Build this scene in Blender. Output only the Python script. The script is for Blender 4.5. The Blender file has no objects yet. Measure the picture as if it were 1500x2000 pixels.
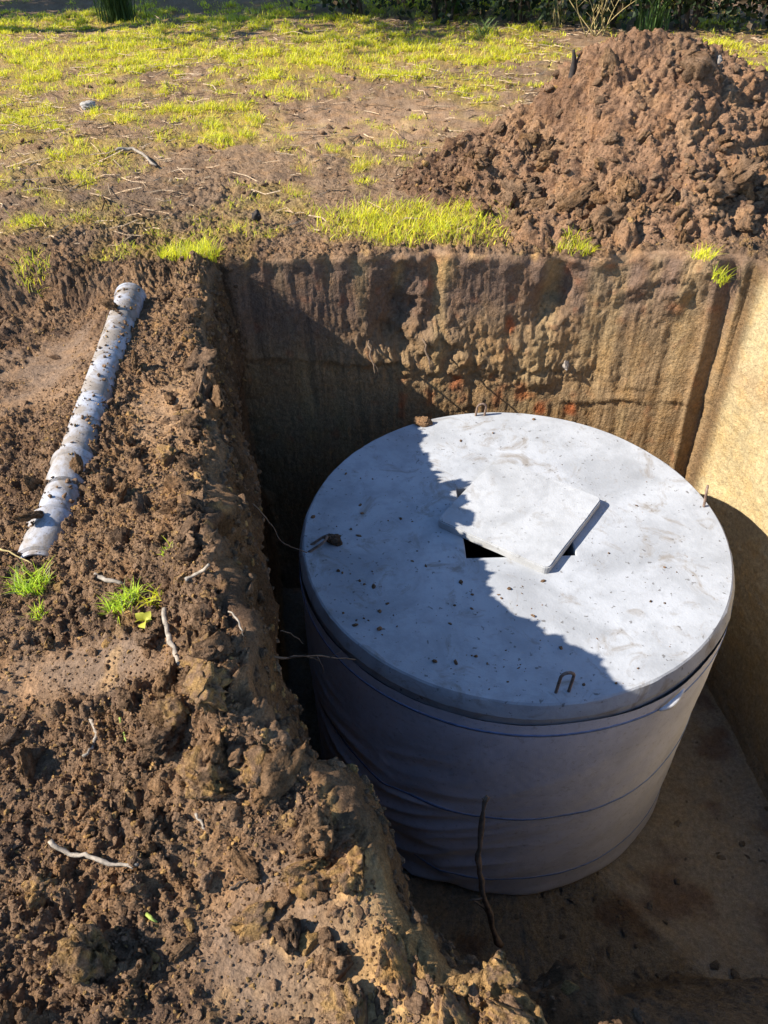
import bpy, bmesh, math
import numpy as np
from mathutils import Matrix, Vector

scn = bpy.context.scene
C = scn.collection
rng = np.random.default_rng(11)

# ------------------------------------------------------------------ camera
CAM_H, PITCH, ROLL, FPX = 1.65, 41.0, -1.5, 1505.0
_p, _r = math.radians(PITCH), math.radians(ROLL)
_fwd = np.array([0, math.cos(_p), -math.sin(_p)])
_rt0 = np.array([1.0, 0, 0]); _up0 = np.cross(_rt0, _fwd)
_rt = _rt0 * math.cos(_r) + _up0 * math.sin(_r)
_up = _up0 * math.cos(_r) - _rt0 * math.sin(_r)
cd = bpy.data.cameras.new('camera'); cam = bpy.data.objects.new('camera', cd); C.objects.link(cam)
cd.sensor_fit = 'VERTICAL'; cd.sensor_height = 24.0; cd.lens = FPX / 2000 * 24.0
cd.clip_start = 0.05; cd.clip_end = 400
m = Matrix(((_rt[0], _up[0], -_fwd[0], 0), (_rt[1], _up[1], -_fwd[1], 0), (_rt[2], _up[2], -_fwd[2], CAM_H), (0, 0, 0, 1)))
cam.matrix_world = m
scn.camera = cam

# ------------------------------------------------------------------ light
SUN = np.array([1.28, 0.19, -1.0]); SUN /= np.linalg.norm(SUN)      # direction the light travels
elev = math.asin(-SUN[2]); azi = math.atan2(-SUN[0], -SUN[1])
w = bpy.data.worlds.new('World'); scn.world = w; w.use_nodes = True
nt = w.node_tree; nt.nodes.clear()
sky = nt.nodes.new('ShaderNodeTexSky'); sky.sky_type = 'NISHITA'; sky.sun_disc = False
sky.ozone_density = 6.0; sky.dust_density = 0.0; sky.sun_elevation = elev; sky.sun_rotation = azi
bg = nt.nodes.new('ShaderNodeBackground'); bg.inputs['Strength'].default_value = 0.098
wo = nt.nodes.new('ShaderNodeOutputWorld')
nt.links.new(sky.outputs[0], bg.inputs[0]); nt.links.new(bg.outputs[0], wo.inputs[0])
sd = bpy.data.lights.new('sun', 'SUN'); sd.energy = 4.0; sd.angle = math.radians(0.5); sd.color = (1.0, 0.945, 0.86)
so = bpy.data.objects.new('sun', sd); C.objects.link(so)
so.rotation_euler = Vector(SUN).to_track_quat('-Z', 'Y').to_euler()
scn.view_settings.view_transform = 'Standard'; scn.view_settings.look = 'None'
scn.view_settings.exposure = 1.46; scn.view_settings.gamma = 1.0
scn.view_settings.use_curve_mapping = False

# ------------------------------------------------------------------ helpers
def G(px, py, z=0.0):
    """ground point that the photograph shows at a pixel, on the level z"""
    d = _fwd * FPX + _rt * (px - 750) - _up * (py - 1000)
    t = (z - CAM_H) / d[2]
    return np.array([0, 0, CAM_H]) + d * t

_perm = np.random.default_rng(5).permutation(256).astype(np.int32)
_gr = np.random.default_rng(6).normal(size=(256, 3)).astype(np.float32)
_gr /= np.linalg.norm(_gr, axis=1, keepdims=True)
_g0, _g1, _g2 = (np.ascontiguousarray(_gr[:, k]) for k in range(3))
def _noise_block(x, y, z):
    ix, iy, iz = np.floor(x), np.floor(y), np.floor(z)
    x = x - ix; y = y - iy; z = z - iz
    ix = ix.astype(np.int32) & 255; iy = iy.astype(np.int32) & 255; iz = iz.astype(np.int32) & 255
    ux, uy, uz = (f * f * f * (f * (f * 6 - 15) + 10) for f in (x, y, z))
    out = np.zeros_like(x)
    for a in (0, 1):
        pa = _perm[(ix + a) & 255] + iy; wa = ux if a else 1 - ux; xa = x - a
        for b in (0, 1):
            pb = _perm[(pa + b) & 255] + iz; wb = wa * (uy if b else 1 - uy); yb = y - b
            for c in (0, 1):
                h = _perm[(pb + c) & 255]
                out += wb * (uz if c else 1 - uz) * (_g0[h] * xa + _g1[h] * yb + _g2[h] * (z - c))
    return out
def noise(P, s=1.0, seed=0):
    """gradient noise, worked through in blocks that fit the cache"""
    P = np.asarray(P, np.float32); sh = P.shape[:-1]; Q = P.reshape(-1, 3); n = len(Q)
    out = np.empty(n, np.float32); s = np.float32(s); o = np.float32(seed * 17.31)
    for k in range(0, n, 16384):
        q = np.ascontiguousarray(Q[k:k + 16384].T) * s + o
        out[k:k + 16384] = _noise_block(q[0], q[1], q[2])
    return out.reshape(sh) * np.float32(1.6)
def fbm(P, s, o=3, seed=0):
    t = 0; a = 1.0
    for k in range(o):
        t = t + a * noise(P, s * 2.03 ** k, seed + k); a *= 0.5
    return t
def billow(P, s, o=2, seed=0):
    t = 0; a = 1.0
    for k in range(o):
        t = t + a * (np.abs(noise(P, s * 2.1 ** k, seed + k)) - 0.22); a *= 0.5
    return t
def worley2(x, y, s, seed=0, keep=0.8):
    """round lumps of mixed size on a jittered lattice, 0..1"""
    X = x * s; Y = y * s
    ix = np.floor(X).astype(np.int64); iy = np.floor(Y).astype(np.int64)
    out = np.zeros(X.shape, np.float32)
    for a in (-1, 0, 1):
        for b in (-1, 0, 1):
            cx = ix + a; cy = iy + b
            h = (cx * 374761393 + cy * 668265263 + seed * 1442695) & 0xffffffff
            h = ((h ^ (h >> 13)) * 1274126177) & 0xffffffff
            h = h ^ (h >> 16)
            r1 = (h & 1023) / 1023.0; r2 = ((h >> 10) & 1023) / 1023.0; r3 = ((h >> 20) & 1023) / 1023.0
            rad = np.where(r3 > keep, 0.05, 0.3 + 0.55 * r3)
            q = 1 - ((X - cx - r1) ** 2 + (Y - cy - r2) ** 2) / rad ** 2
            out = np.maximum(out, np.sqrt(np.maximum(q, 0)) * rad)
    return out
def sstep(a, b, x):
    t = np.clip((x - a) / (b - a), 0, 1); return t * t * (3 - 2 * t)
def blob(x, y, c, rx, ry, rot=0.0):
    dx, dy = x - c[0], y - c[1]; cr, sr = math.cos(rot), math.sin(rot)
    return np.exp(-(((dx * cr + dy * sr) / rx) ** 2 + ((-dx * sr + dy * cr) / ry) ** 2))
def mixc(a, b, t):
    return a + (b - a) * t[..., None]

def make_mesh(name, V, F, mat, col=None, smooth=True):
    V = np.ascontiguousarray(V, np.float32).reshape(-1, 3); F = np.ascontiguousarray(F, np.int32)
    me = bpy.data.meshes.new(name); k = F.shape[1]; n = len(F)
    me.vertices.add(len(V)); me.vertices.foreach_set('co', V.ravel())
    me.loops.add(n * k); me.loops.foreach_set('vertex_index', F.ravel())
    me.polygons.add(n); me.polygons.foreach_set('loop_start', np.arange(0, n * k, k, dtype=np.int32))
    me.polygons.foreach_set('loop_total', np.full(n, k, np.int32))
    me.polygons.foreach_set('use_smooth', np.full(n, smooth, bool))
    me.update(calc_edges=True)
    if col is not None:
        at = me.color_attributes.new('Col', 'FLOAT_COLOR', 'POINT')
        ca = np.asarray(col); ca = ca.reshape(-1, ca.shape[-1]); c4 = np.ones((len(V), 4), np.float32); c4[:, :ca.shape[1]] = ca
        at.data.foreach_set('color', c4.ravel())
    if mat: me.materials.append(mat)
    return me
def link(name, me, parent=None, **props):
    o = bpy.data.objects.new(name, me); C.objects.link(o)
    if parent: o.parent = parent
    for k, v in props.items(): o[k] = v
    return o
def thing(name, label, cat, loc=(0, 0, 0), group=None):
    o = bpy.data.objects.new(name, None); C.objects.link(o); o.location = loc
    o.empty_display_size = 0.1
    o['label'] = label; o['category'] = cat
    if group: o['group'] = group
    return o
def bm_obj(name, bm, mat, parent=None, smooth=False, **props):
    me = bpy.data.meshes.new(name); bm.to_mesh(me); bm.free()
    me.polygons.foreach_set('use_smooth', np.full(len(me.polygons), smooth, bool))
    me.materials.append(mat)
    return link(name, me, parent, **props)
def grid_faces(nr, nc, wrap=False):
    r = np.arange(nr - 1)[:, None]; c = np.arange(nc if wrap else nc - 1)[None, :]
    c2 = (c + 1) % nc
    return np.stack(np.broadcast_arrays(r * nc + c, r * nc + c2, (r + 1) * nc + c2, (r + 1) * nc + c), -1).reshape(-1, 4)
def tube(path, rad, n=7, lump=0.0, seed=0):
    """tapered tube with closed ends along a path"""
    P = np.asarray(path, float); R = np.broadcast_to(np.asarray(rad, float), len(P)).copy()
    T = np.gradient(P, axis=0); T /= np.linalg.norm(T, axis=1, keepdims=True) + 1e-9
    ref = np.array([0.31, 0.22, 0.92]); V = []
    for k in range(len(P)):
        a = np.cross(T[k], ref); a /= np.linalg.norm(a) + 1e-9; b = np.cross(T[k], a)
        th = np.arange(n) / n * 2 * np.pi
        ring = P[k] + R[k] * (np.cos(th)[:, None] * a + np.sin(th)[:, None] * b)
        if lump: ring = ring + lump * R[k] * noise(ring, 0.9 / R.max(), seed)[:, None] * (ring - P[k]) / R[k]
        V.append(ring)
    V = np.concatenate(V + [P[:1], P[-1:]]); F = []
    for k in range(len(P) - 1):
        for j in range(n):
            j2 = (j + 1) % n
            F.append((k * n + j, k * n + j2, (k + 1) * n + j2, (k + 1) * n + j))
    e0, e1 = len(P) * n, len(P) * n + 1
    for j in range(n):
        j2 = (j + 1) % n
        F.append((e0, j2, j, j)); F.append((e1, (len(P) - 1) * n + j, (len(P) - 1) * n + j2, (len(P) - 1) * n + j2))
    return V, F
def tube_mesh(name, tubes, mat, smooth=True):
    V = []; F = []; o = 0
    for v, f in tubes:
        V.append(v); F += [tuple(dict.fromkeys(i + o for i in q)) for q in f]; o += len(v)
    me = bpy.data.meshes.new(name); me.from_pydata(np.concatenate(V).tolist(), [], F)
    me.polygons.foreach_set('use_smooth', np.full(len(me.polygons), smooth, bool))
    me.materials.append(mat); return me
def smooth_path(pts, n=14, wob=0.0, seed=0):
    P = np.asarray(pts, float); t = np.linspace(0, len(P) - 1, n)
    i = np.clip(t.astype(int), 0, len(P) - 2); f = (t - i)[:, None]
    P0 = P[np.maximum(i - 1, 0)]; P1 = P[i]; P2 = P[i + 1]; P3 = P[np.minimum(i + 2, len(P) - 1)]
    Q = 0.5 * (2 * P1 + (P2 - P0) * f + (2 * P0 - 5 * P1 + 4 * P2 - P3) * f ** 2 + (3 * P1 - P0 - 3 * P2 + P3) * f ** 3)
    if wob: Q = Q + wob * np.random.default_rng(seed).normal(size=Q.shape)
    return Q

# ------------------------------------------------------------------ materials
class NT:
    def __init__(s, name):
        s.m = bpy.data.materials.new(name); s.m.use_nodes = True; s.t = s.m.node_tree; s.t.nodes.clear()
        s.out = s.n('ShaderNodeOutputMaterial')
    def n(s, kind, **kw):
        nd = s.t.nodes.new(kind)
        for k, v in kw.items(): setattr(nd, k, v)
        return nd
    def l(s, a, b): s.t.links.new(a, b)
    def pos(s): return s.n('ShaderNodeNewGeometry').outputs['Position']
    def noise(s, vec, scale, detail=4, rough=0.55, dist=0.0):
        nd = s.n('ShaderNodeTexNoise'); nd.inputs['Scale'].default_value = scale
        nd.inputs['Detail'].default_value = detail; nd.inputs['Roughness'].default_value = rough
        nd.inputs['Distortion'].default_value = dist
        s.l(vec, nd.inputs['Vector']); return nd.outputs['Fac']
    def ramp(s, fac, stops):
        r = s.n('ShaderNodeValToRGB'); e = r.color_ramp.elements
        while len(e) < len(stops): e.new(0.5)
        for k, (p, c) in enumerate(stops):
            e[k].position = p; e[k].color = (*c, 1) if len(c) == 3 else c
        s.l(fac, r.inputs[0]); return r.outputs[0]
    def mapr(s, v, a, b, c, d):
        r = s.n('ShaderNodeMapRange'); s.l(v, r.inputs[0])
        for k, x in enumerate((a, b, c, d)): r.inputs[k + 1].default_value = x
        return r.outputs[0]
    def mix(s, a, b, fac, mode='MIX'):
        x = s.n('ShaderNodeMix', data_type='RGBA', blend_type=mode)
        for v, sock in ((fac, x.inputs[0]), (a, x.inputs[6]), (b, x.inputs[7])):
            if hasattr(v, 'links'): s.l(v, sock)
            elif isinstance(v, (int, float)): sock.default_value = v
            else: sock.default_value = (*v, 1)
        return x.outputs[2]
    def bump(s, h, strength=0.5, dist=0.01, nrm=None):
        b = s.n('ShaderNodeBump'); b.inputs['Strength'].default_value = strength; b.inputs['Distance'].default_value = dist
        s.l(h, b.inputs['Height'])
        if nrm is not None: s.l(nrm, b.inputs['Normal'])
        return b.outputs[0]
    def bsdf(s, col, rough=0.9, spec=0.2, nrm=None):
        b = s.n('ShaderNodeBsdfPrincipled')
        if hasattr(col, 'links'): s.l(col, b.inputs['Base Color'])
        else: b.inputs['Base Color'].default_value = (*col, 1)
        if hasattr(rough, 'links'): s.l(rough, b.inputs['Roughness'])
        else: b.inputs['Roughness'].default_value = rough
        b.inputs['Specular IOR Level'].default_value = spec
        if nrm is not None: s.l(nrm, b.inputs['Normal'])
        s.l(b.outputs[0], s.out.inputs[0]); return b

def soil_material(name, bumpk=1.0, streak=0.0):
    t = NT(name); p = t.pos()
    an = t.n('ShaderNodeAttribute', attribute_name='Col'); col = an.outputs['Color']
    n1 = t.noise(p, 42, 8, 0.70); n2 = t.noise(p, 210, 4, 0.65); n3 = t.noise(p, 9, 4, 0.6, 0.4)
    vo = t.n('ShaderNodeTexVoronoi', feature='F1'); vo.inputs['Scale'].default_value = 75; vo.inputs['Randomness'].default_value = 1.0
    wp = t.n('ShaderNodeVectorMath', operation='MULTIPLY_ADD'); nv = t.n('ShaderNodeTexNoise'); nv.inputs['Scale'].default_value = 60; nv.inputs['Detail'].default_value = 3
    t.l(p, nv.inputs['Vector']); t.l(nv.outputs['Color'], wp.inputs[0]); wp.inputs[1].default_value = (0.02, 0.02, 0.02); t.l(p, wp.inputs[2]); t.l(wp.outputs[0], vo.inputs['Vector'])
    crumb = t.mapr(vo.outputs['Distance'], 0.0, 0.75, 1.0, 0.0)
    v1 = t.mapr(n1, 0.28, 0.72, 0.62, 1.38); v2 = t.mapr(n2, 0.3, 0.7, 0.75, 1.25)
    mul = t.n('ShaderNodeMath', operation='MULTIPLY'); t.l(v1, mul.inputs[0]); t.l(v2, mul.inputs[1])
    cc = t.n('ShaderNodeVectorMath', operation='SCALE'); t.l(col, cc.inputs[0]); t.l(mul.outputs[0], cc.inputs['Scale'])
    tone = t.mix(cc.outputs[0], (1.40, 1.22, 1.05), 1.0, 'MULTIPLY')
    warm = t.mix(tone, (1.14, 1.0, 0.80), t.mapr(n3, 0.45, 0.7, 0.0, 0.75), 'MULTIPLY')
    pale = t.mix(warm, (0.34, 0.27, 0.19), t.mapr(n2, 0.69, 0.75, 0.0, 0.6))      # sand grains
    nr = None
    if streak:
        mp = t.n('ShaderNodeMapping'); mp.inputs['Scale'].default_value = (1, 1, 0.06); t.l(p, mp.inputs['Vector'])
        st1 = t.noise(mp.outputs[0], 55, 5, 0.65); nr = t.bump(st1, streak, 0.02)
        pale = t.mix(pale, (0.62, 0.60, 0.58), t.mapr(st1, 0.54, 0.66, 0.0, 0.22), 'MULTIPLY')
    a1 = t.bump(n1, 1.0, 0.030 * bumpk, nr); a2 = t.bump(crumb, 0.75, 0.008 * bumpk, a1); a3 = t.bump(n2, 0.8, 0.006 * bumpk, a2)
    for nd in t.t.nodes:                                   # smooth trodden earth shows less relief
        if nd.bl_idname == 'ShaderNodeBump' and not (streak and nd.outputs[0] == nr):
            g_ = t.n('ShaderNodeMath', operation='MULTIPLY'); g_.inputs[1].default_value = nd.inputs['Strength'].default_value
            t.l(an.outputs['Alpha'], g_.inputs[0]); t.l(g_.outputs[0], nd.inputs['Strength'])
    t.bsdf(pale, 0.97, 0.08, a3)
    return t.m
M_SOIL = soil_material('soil')
M_WALL = soil_material('cut_soil', 1.1, 0.22)

def leaf_material(name, transl=0.45, spec=0.25):
    t = NT(name)
    col = t.n('ShaderNodeAttribute', attribute_name='Col').outputs['Color']
    b = t.bsdf(col, 0.55, spec)
    tr = t.n('ShaderNodeBsdfTranslucent'); t.l(col, tr.inputs[0])
    mx = t.n('ShaderNodeMixShader'); mx.inputs[0].default_value = transl
    t.l(b.outputs[0], mx.inputs[1]); t.l(tr.outputs[0], mx.inputs[2]); t.l(mx.outputs[0], t.out.inputs[0])
    return t.m
M_GRASS = leaf_material('grass_blade'); M_LEAF = leaf_material('leaf', 0.3)

def concrete_material(name, base, speck=1.0):
    t = NT(name); p = t.pos()
    a = t.noise(p, 2.6, 5, 0.62, 0.6); b = t.noise(p, 14, 5, 0.6); c = t.noise(p, 120, 3, 0.6); d = t.noise(p, 46, 3, 0.5)
    col = t.ramp(a, [(0.30, tuple(x * 0.70 for x in base)), (0.5, base), (0.68, tuple(min(x * 1.13, 1) for x in base))])
    col = t.mix(col, tuple(x * 0.78 for x in base), t.mapr(b, 0.48, 0.66, 0, 0.6))
    stain = t.noise(p, 5.2, 6, 0.7, 1.2)
    col = t.mix(col, (0.20, 0.165, 0.125), t.mapr(stain, 0.54, 0.68, 0, 0.70 * speck))        # muddy footprints and smears
    col = t.mix(col, (0.10, 0.09, 0.08), t.mapr(d, 0.66, 0.71, 0, 0.75 * speck))               # pores and stuck grains
    n = t.bump(c, 0.25, 0.004); n = t.bump(d, 0.18, 0.006, n)
    t.bsdf(col, 0.88, 0.2, n); return t.m
M_CONC = concrete_material('lid_concrete', (0.36, 0.365, 0.37))
M_COVER = concrete_material('cover_concrete', (0.385, 0.385, 0.38), 0.6)
M_SIDE = concrete_material('side_concrete', (0.26, 0.26, 0.26), 0.8)

def fabric_material():
    t = NT('geotextile'); p = t.pos()
    a = t.noise(p, 3.2, 5, 0.6, 0.5); f = t.noise(p, 260, 3, 0.7); g = t.noise(p, 40, 4, 0.7)
    col = t.ramp(a, [(0.3, (0.43, 0.44, 0.49)), (0.6, (0.57, 0.58, 0.645))])
    col = t.mix(col, (0.20, 0.175, 0.15), t.mapr(g, 0.56, 0.75, 0, 0.6))
    sx = t.n('ShaderNodeSeparateXYZ'); t.l(p, sx.inputs[0])
    lo = t.mapr(sx.outputs[2], -2.1, -2.5, 0.0, 0.55)
    col = t.mix(col, (0.18, 0.155, 0.125), lo)                                              # splashed mud at the foot
    n = t.bump(f, 0.35, 0.003)
    b = t.bsdf(col, 0.8, 0.25, n); b.inputs['Sheen Weight'].default_value = 0.15
    return t.m
M_FAB = fabric_material()
def plain(name, col, rough=0.8, spec=0.3, var=0.25, scale=30, bump=0.2, metal=0.0):
    t = NT(name); p = t.pos(); n = t.noise(p, scale, 5, 0.6)
    c = t.ramp(n, [(0.3, tuple(x * (1 - var) for x in col)), (0.7, tuple(min(1, x * (1 + var)) for x in col))])
    b = t.bsdf(c, rough, spec, t.bump(t.noise(p, scale * 5, 3), bump, 0.003)); b.inputs['Metallic'].default_value = metal
    return t.m
M_BLUE = plain('blue_thread', (0.15, 0.22, 0.38), 0.7)
M_WHITE = plain('white_backing', (0.55, 0.55, 0.55), 0.6)
M_RUST = plain('rusty_steel', (0.22, 0.15, 0.11), 0.75, 0.4, 0.5, 60, 0.4, 0.3)
M_TWIG = plain('pale_twig', (0.25, 0.205, 0.155), 0.85, 0.2, 0.45, 60, 0.5)
M_ROOT = plain('brown_root', (0.13, 0.09, 0.06), 0.9, 0.2, 0.4, 60, 0.5)
M_DRY = plain('dry_stalk', (0.36, 0.27, 0.11), 0.8, 0.2, 0.3, 40)
M_BARK = plain('bark', (0.10, 0.075, 0.055), 0.95, 0.1, 0.4, 14, 0.8)
M_STONE = plain('pale_stone', (0.30, 0.265, 0.225), 0.85, 0.3, 0.25, 30, 0.5)
M_GREYSTONE = plain('grey_stone', (0.26, 0.22, 0.18), 0.9, 0.2, 0.35, 30, 0.5)
M_DARK = plain('dark_clay', (0.035, 0.026, 0.021), 0.8, 0.3, 0.4, 50, 0.6)
M_STEM = plain('green_stem', (0.25, 0.30, 0.06), 0.6, 0.3, 0.2, 40)

def pipe_material():
    t = NT('grey_pvc'); p = t.pos()
    col = t.ramp(t.noise(p, 3, 3), [(0.3, (0.34, 0.34, 0.355)), (0.7, (0.40, 0.40, 0.415))])
    d1 = t.noise(p, 7, 6, 0.65, 0.8); d2 = t.noise(p, 90, 4, 0.65); d3 = t.noise(p, 24, 5, 0.65)
    mud = t.mapr(d1, 0.40, 0.58, 0, 0.9)
    col = t.mix(col, (0.21, 0.165, 0.12), mud)
    col = t.mix(col, (0.14, 0.105, 0.075), t.mapr(d2, 0.60, 0.70, 0, 0.7))
    col = t.mix(col, (0.13, 0.095, 0.065), t.mapr(d3, 0.56, 0.68, 0, 0.85))
    t.bsdf(col, t.mapr(d1, 0.4, 0.65, 0.32, 0.9), 0.45, t.bump(d2, 0.3, 0.004)); return t.m
M_PIPE = pipe_material()

# soil colours (linear)
c_mid = np.array([0.165, 0.116, 0.078]); c_dark = np.array([0.080, 0.056, 0.042]); c_brown = np.array([0.205, 0.138, 0.083])
c_yel = np.array([0.36, 0.245, 0.110]); c_sand = np.array([0.300, 0.270, 0.172]); c_grey = np.array([0.112, 0.089, 0.070])
c_top = np.array([0.100, 0.071, 0.054]); c_ora = np.array([0.33, 0.070, 0.015]); c_moss = np.array([0.29, 0.24, 0.055])

# ------------------------------------------------------------------ pit outline
CX, CY, FLOOR = 0.60, 2.30, -2.44
rim_pts = [(-0.86, 4.02), (-0.81, 3.30), (-0.65, 2.55), (-0.50, 1.79), (-0.31, 1.06), (-0.10, 0.84), (0.01, 0.66), (0.12, 0.57),
           (0.25, 0.53), (0.40, 0.47), (0.58, 0.33), (0.9, 0.20), (1.5, 0.12), (2.35, 0.12), (2.42, 1.4), (2.17, 2.8), (1.90, 3.70),
           (1.25, 3.90), (0.44, 4.0)]
foot_pts = [(-0.74, 3.88), (-0.68, 3.20), (-0.58, 2.55), (-0.46, 1.85), (-0.30, 1.25), (-0.14, 1.02), (0.0, 0.95), (0.13, 0.95),
            (0.25, 0.97), (0.38, 1.02), (0.56, 1.15), (0.9, 1.26), (1.4, 1.28), (2.05, 1.22), (2.14, 1.7), (2.06, 2.7), (1.90, 3.80),
            (1.25, 3.86), (0.44, 3.92)]
def r_of(pts):
    P = []
    for a, b in zip(pts, pts[1:] + pts[:1]):
        for k in range(40): P.append((a[0] + (b[0] - a[0]) * k / 40, a[1] + (b[1] - a[1]) * k / 40))
    P = np.array(P); th = np.arctan2(P[:, 1] - CY, P[:, 0] - CX); r = np.hypot(P[:, 0] - CX, P[:, 1] - CY)
    o = np.argsort(th); th, r = th[o], r[o]
    return np.concatenate([th - 2 * np.pi, th, th + 2 * np.pi]), np.tile(r, 3)
RT, RF = r_of(rim_pts), r_of(foot_pts)
def r_rim(t): return np.interp(t, *RT)
def r_foot(t): return np.interp(t, *RF)
def ang(p): return math.atan2(p[1] - CY, p[0] - CX) % (2 * np.pi)
A_BL = ang(rim_pts[0]); A_NL = ang(rim_pts[9]); A_NR = ang(rim_pts[13]); A_BR = ang(rim_pts[16])
def arc_samples(a0, a1, n):
    """even spacing along the rim between two bearings"""
    t = np.linspace(a0, a1, 800); r = r_rim(t); x = r * np.cos(t); y = r * np.sin(t)
    s = np.concatenate([[0], np.cumsum(np.hypot(np.diff(x), np.diff(y)))])
    return np.interp(np.linspace(0, s[-1], n, endpoint=False), s, t)
segs = [(A_BL, A_NL, 720), (A_NL, A_NR, 190), (A_NR, A_BR + 2 * np.pi, 140), (A_BR + 2 * np.pi, A_BL + 2 * np.pi, 400)]
TH = np.concatenate([arc_samples(*s) for s in segs]); NT_ = len(TH)
seg_end = np.cumsum([s[2] for s in segs])

# rows: ground from far to the rim, round the rim, down the wall, over the floor
dg = [0.05]
while dg[-1] < 0.9: dg.append(dg[-1] + 0.0068)
st = 0.0068
while dg[-1] < 70: st *= 1.0255; dg.append(dg[-1] + st)
dg = np.array(dg[::-1]); n_g = len(dg)
arc = np.linspace(0, 1, 9)[1:-1]; n_a = len(arc)
tz = np.linspace(0, 1, 150); n_w = len(tz)
fl = np.linspace(1, 0, 32)[1:]; n_f = len(fl)
rr = r_rim(TH); rf = r_foot(TH); ct, stn = np.cos(TH), np.sin(TH)
rows_r = []; rows_z = []; nr_ = []; nz_ = []
RR = 0.05
for d in dg: rows_r.append(rr + d); rows_z.append(np.zeros(NT_)); nr_.append(0.0); nz_.append(1.0)
for a in arc:
    q = a * math.pi / 2
    rows_r.append(rr + RR - RR * math.sin(q)); rows_z.append(np.full(NT_, -RR + RR * math.cos(q))); nr_.append(-math.sin(q)); nz_.append(math.cos(q))
for t in tz:
    rows_r.append(rr + (rf - rr) * t); rows_z.append(np.full(NT_, -RR + (FLOOR + RR) * t)); nr_.append(-1.0); nz_.append(0.0)
for f in fl: rows_r.append(rf * f); rows_z.append(np.full(NT_, FLOOR)); nr_.append(0.0); nz_.append(1.0)
Rr = np.array(rows_r); Zr = np.array(rows_z); NR = np.array(nr_)[:, None]; NZ = np.array(nz_)[:, None]
X = CX + Rr * ct; Y = CY + Rr * stn
P = np.stack([X, Y, Zr], -1).astype(np.float32)
nrow = len(Rr)
is_g = (np.arange(nrow) < n_g + 3)[:, None]; is_w = ((np.arange(nrow) >= n_g) & (np.arange(nrow) < n_g + n_a + n_w))[:, None]
dist_rim = np.zeros((nrow, 1)); dist_rim[:n_g, 0] = dg

# bearings of the four banks as soft masks
def thmask(a0, a1, soft=0.06):
    d = (TH[None] - a0) % (2 * np.pi); w_ = (a1 - a0) % (2 * np.pi)
    return np.where(d < w_, sstep(0, soft, d) * sstep(0, soft, w_ - d), 0.0)
m_left = thmask(A_BL - 0.05, A_NL + 0.12); m_back = thmask(A_BR - 0.03, A_BL + 0.03); m_right = thmask(A_NR, A_BR); m_near = thmask(A_NL - 0.1, A_NR)

# the pipe line, in plan
PA, PB = np.array([-1.080, 1.72]), np.array([-1.225, 3.60])
def seg_dist(x, y, a, b):
    ab = b - a; t = np.clip(((x - a[0]) * ab[0] + (y - a[1]) * ab[1]) / (ab @ ab), 0, 1)
    return np.hypot(x - a[0] - t * ab[0], y - a[1] - t * ab[1])

sm1 = blob(X, Y, G(170, 1330), 0.24, 0.10); sm2 = blob(X, Y, G(580, 1790), 0.20, 0.11); sm3 = blob(X, Y, G(330, 800), 0.16, 0.42)
sm4 = blob(X, Y, G(720, 240), 1.5, 0.9); sm5 = blob(X, Y, G(640, 1930), 0.2, 0.06); sm6 = blob(X, Y, G(90, 680), 0.3, 0.5)
smooth_z = sstep(0.30, 0.85, 1.25 * sm1 + 1.4 * sm2 + 0.9 * sm3 + 0.8 * sm4 + 1.2 * sm5 + 0.9 * sm6 + 0.35 * noise(P, 7, 7))
near_f = np.exp(-np.maximum(np.hypot(X - 0.2, Y - 1.5) - 2.6, 0) / 2.2)
field = sstep(3.8, 4.8, Y) + sstep(1.7, 2.8, np.abs(X + 0.2)) ; field = np.clip(field, 0, 1)

H0 = 0.030 * noise(P, 0.9, 1) + 0.05 * noise(P, 0.23, 2) * sstep(2, 8, dist_rim)
pd = seg_dist(X, Y, PA, PB)
H0 = H0 + (-0.012 + 0.022 * noise(P, 3.2, 15) * sstep(1.95, 2.3, Y) - 0.022 * sstep(2.2, 1.9, Y)) * np.exp(-(pd / 0.16) ** 2) + 0.01 * blob(X, Y, (-1.09, 1.66), 0.16, 0.09)
tr = sstep(-2.3, -1.85, X) * sstep(-1.0, -1.25, X) * sstep(3.80, 3.66, Y + 0.05 * noise(P, 5, 31)) * sstep(1.5, 2.1, Y)
H0 = H0 - 0.10 * tr * sstep(0.02, 0.3, pd)
H0 = H0 + 0.05 * np.exp(-((Y - 3.86) / 0.10) ** 2) * sstep(-2.3, -1.9, X) * sstep(-0.8, -1.0, X)          # ridge at the trench head
berm = np.exp(-((dist_rim - 0.10) / 0.10) ** 2) * m_left
H0 = H0 + 0.03 * berm * (0.6 + 0.8 * noise(P, 2.2, 3))
rise = sstep(2.15, 1.6, Y) * sstep(0.55, 1.15, Y) * sstep(0.2, -0.1, X)                            # soil thrown up along the near left edge
H0 = H0 + rise * (0.17 * np.exp(-(np.maximum(dist_rim - 0.04, 0) / 0.24) ** 2) + 0.05 * np.exp(-(dist_rim / 0.7) ** 2)) * (1 + 0.45 * noise(P, 3.0, 39))
H0 = H0 + 0.05 * blob(X, Y, G(1430, 500), 0.4, 0.35)

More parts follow.
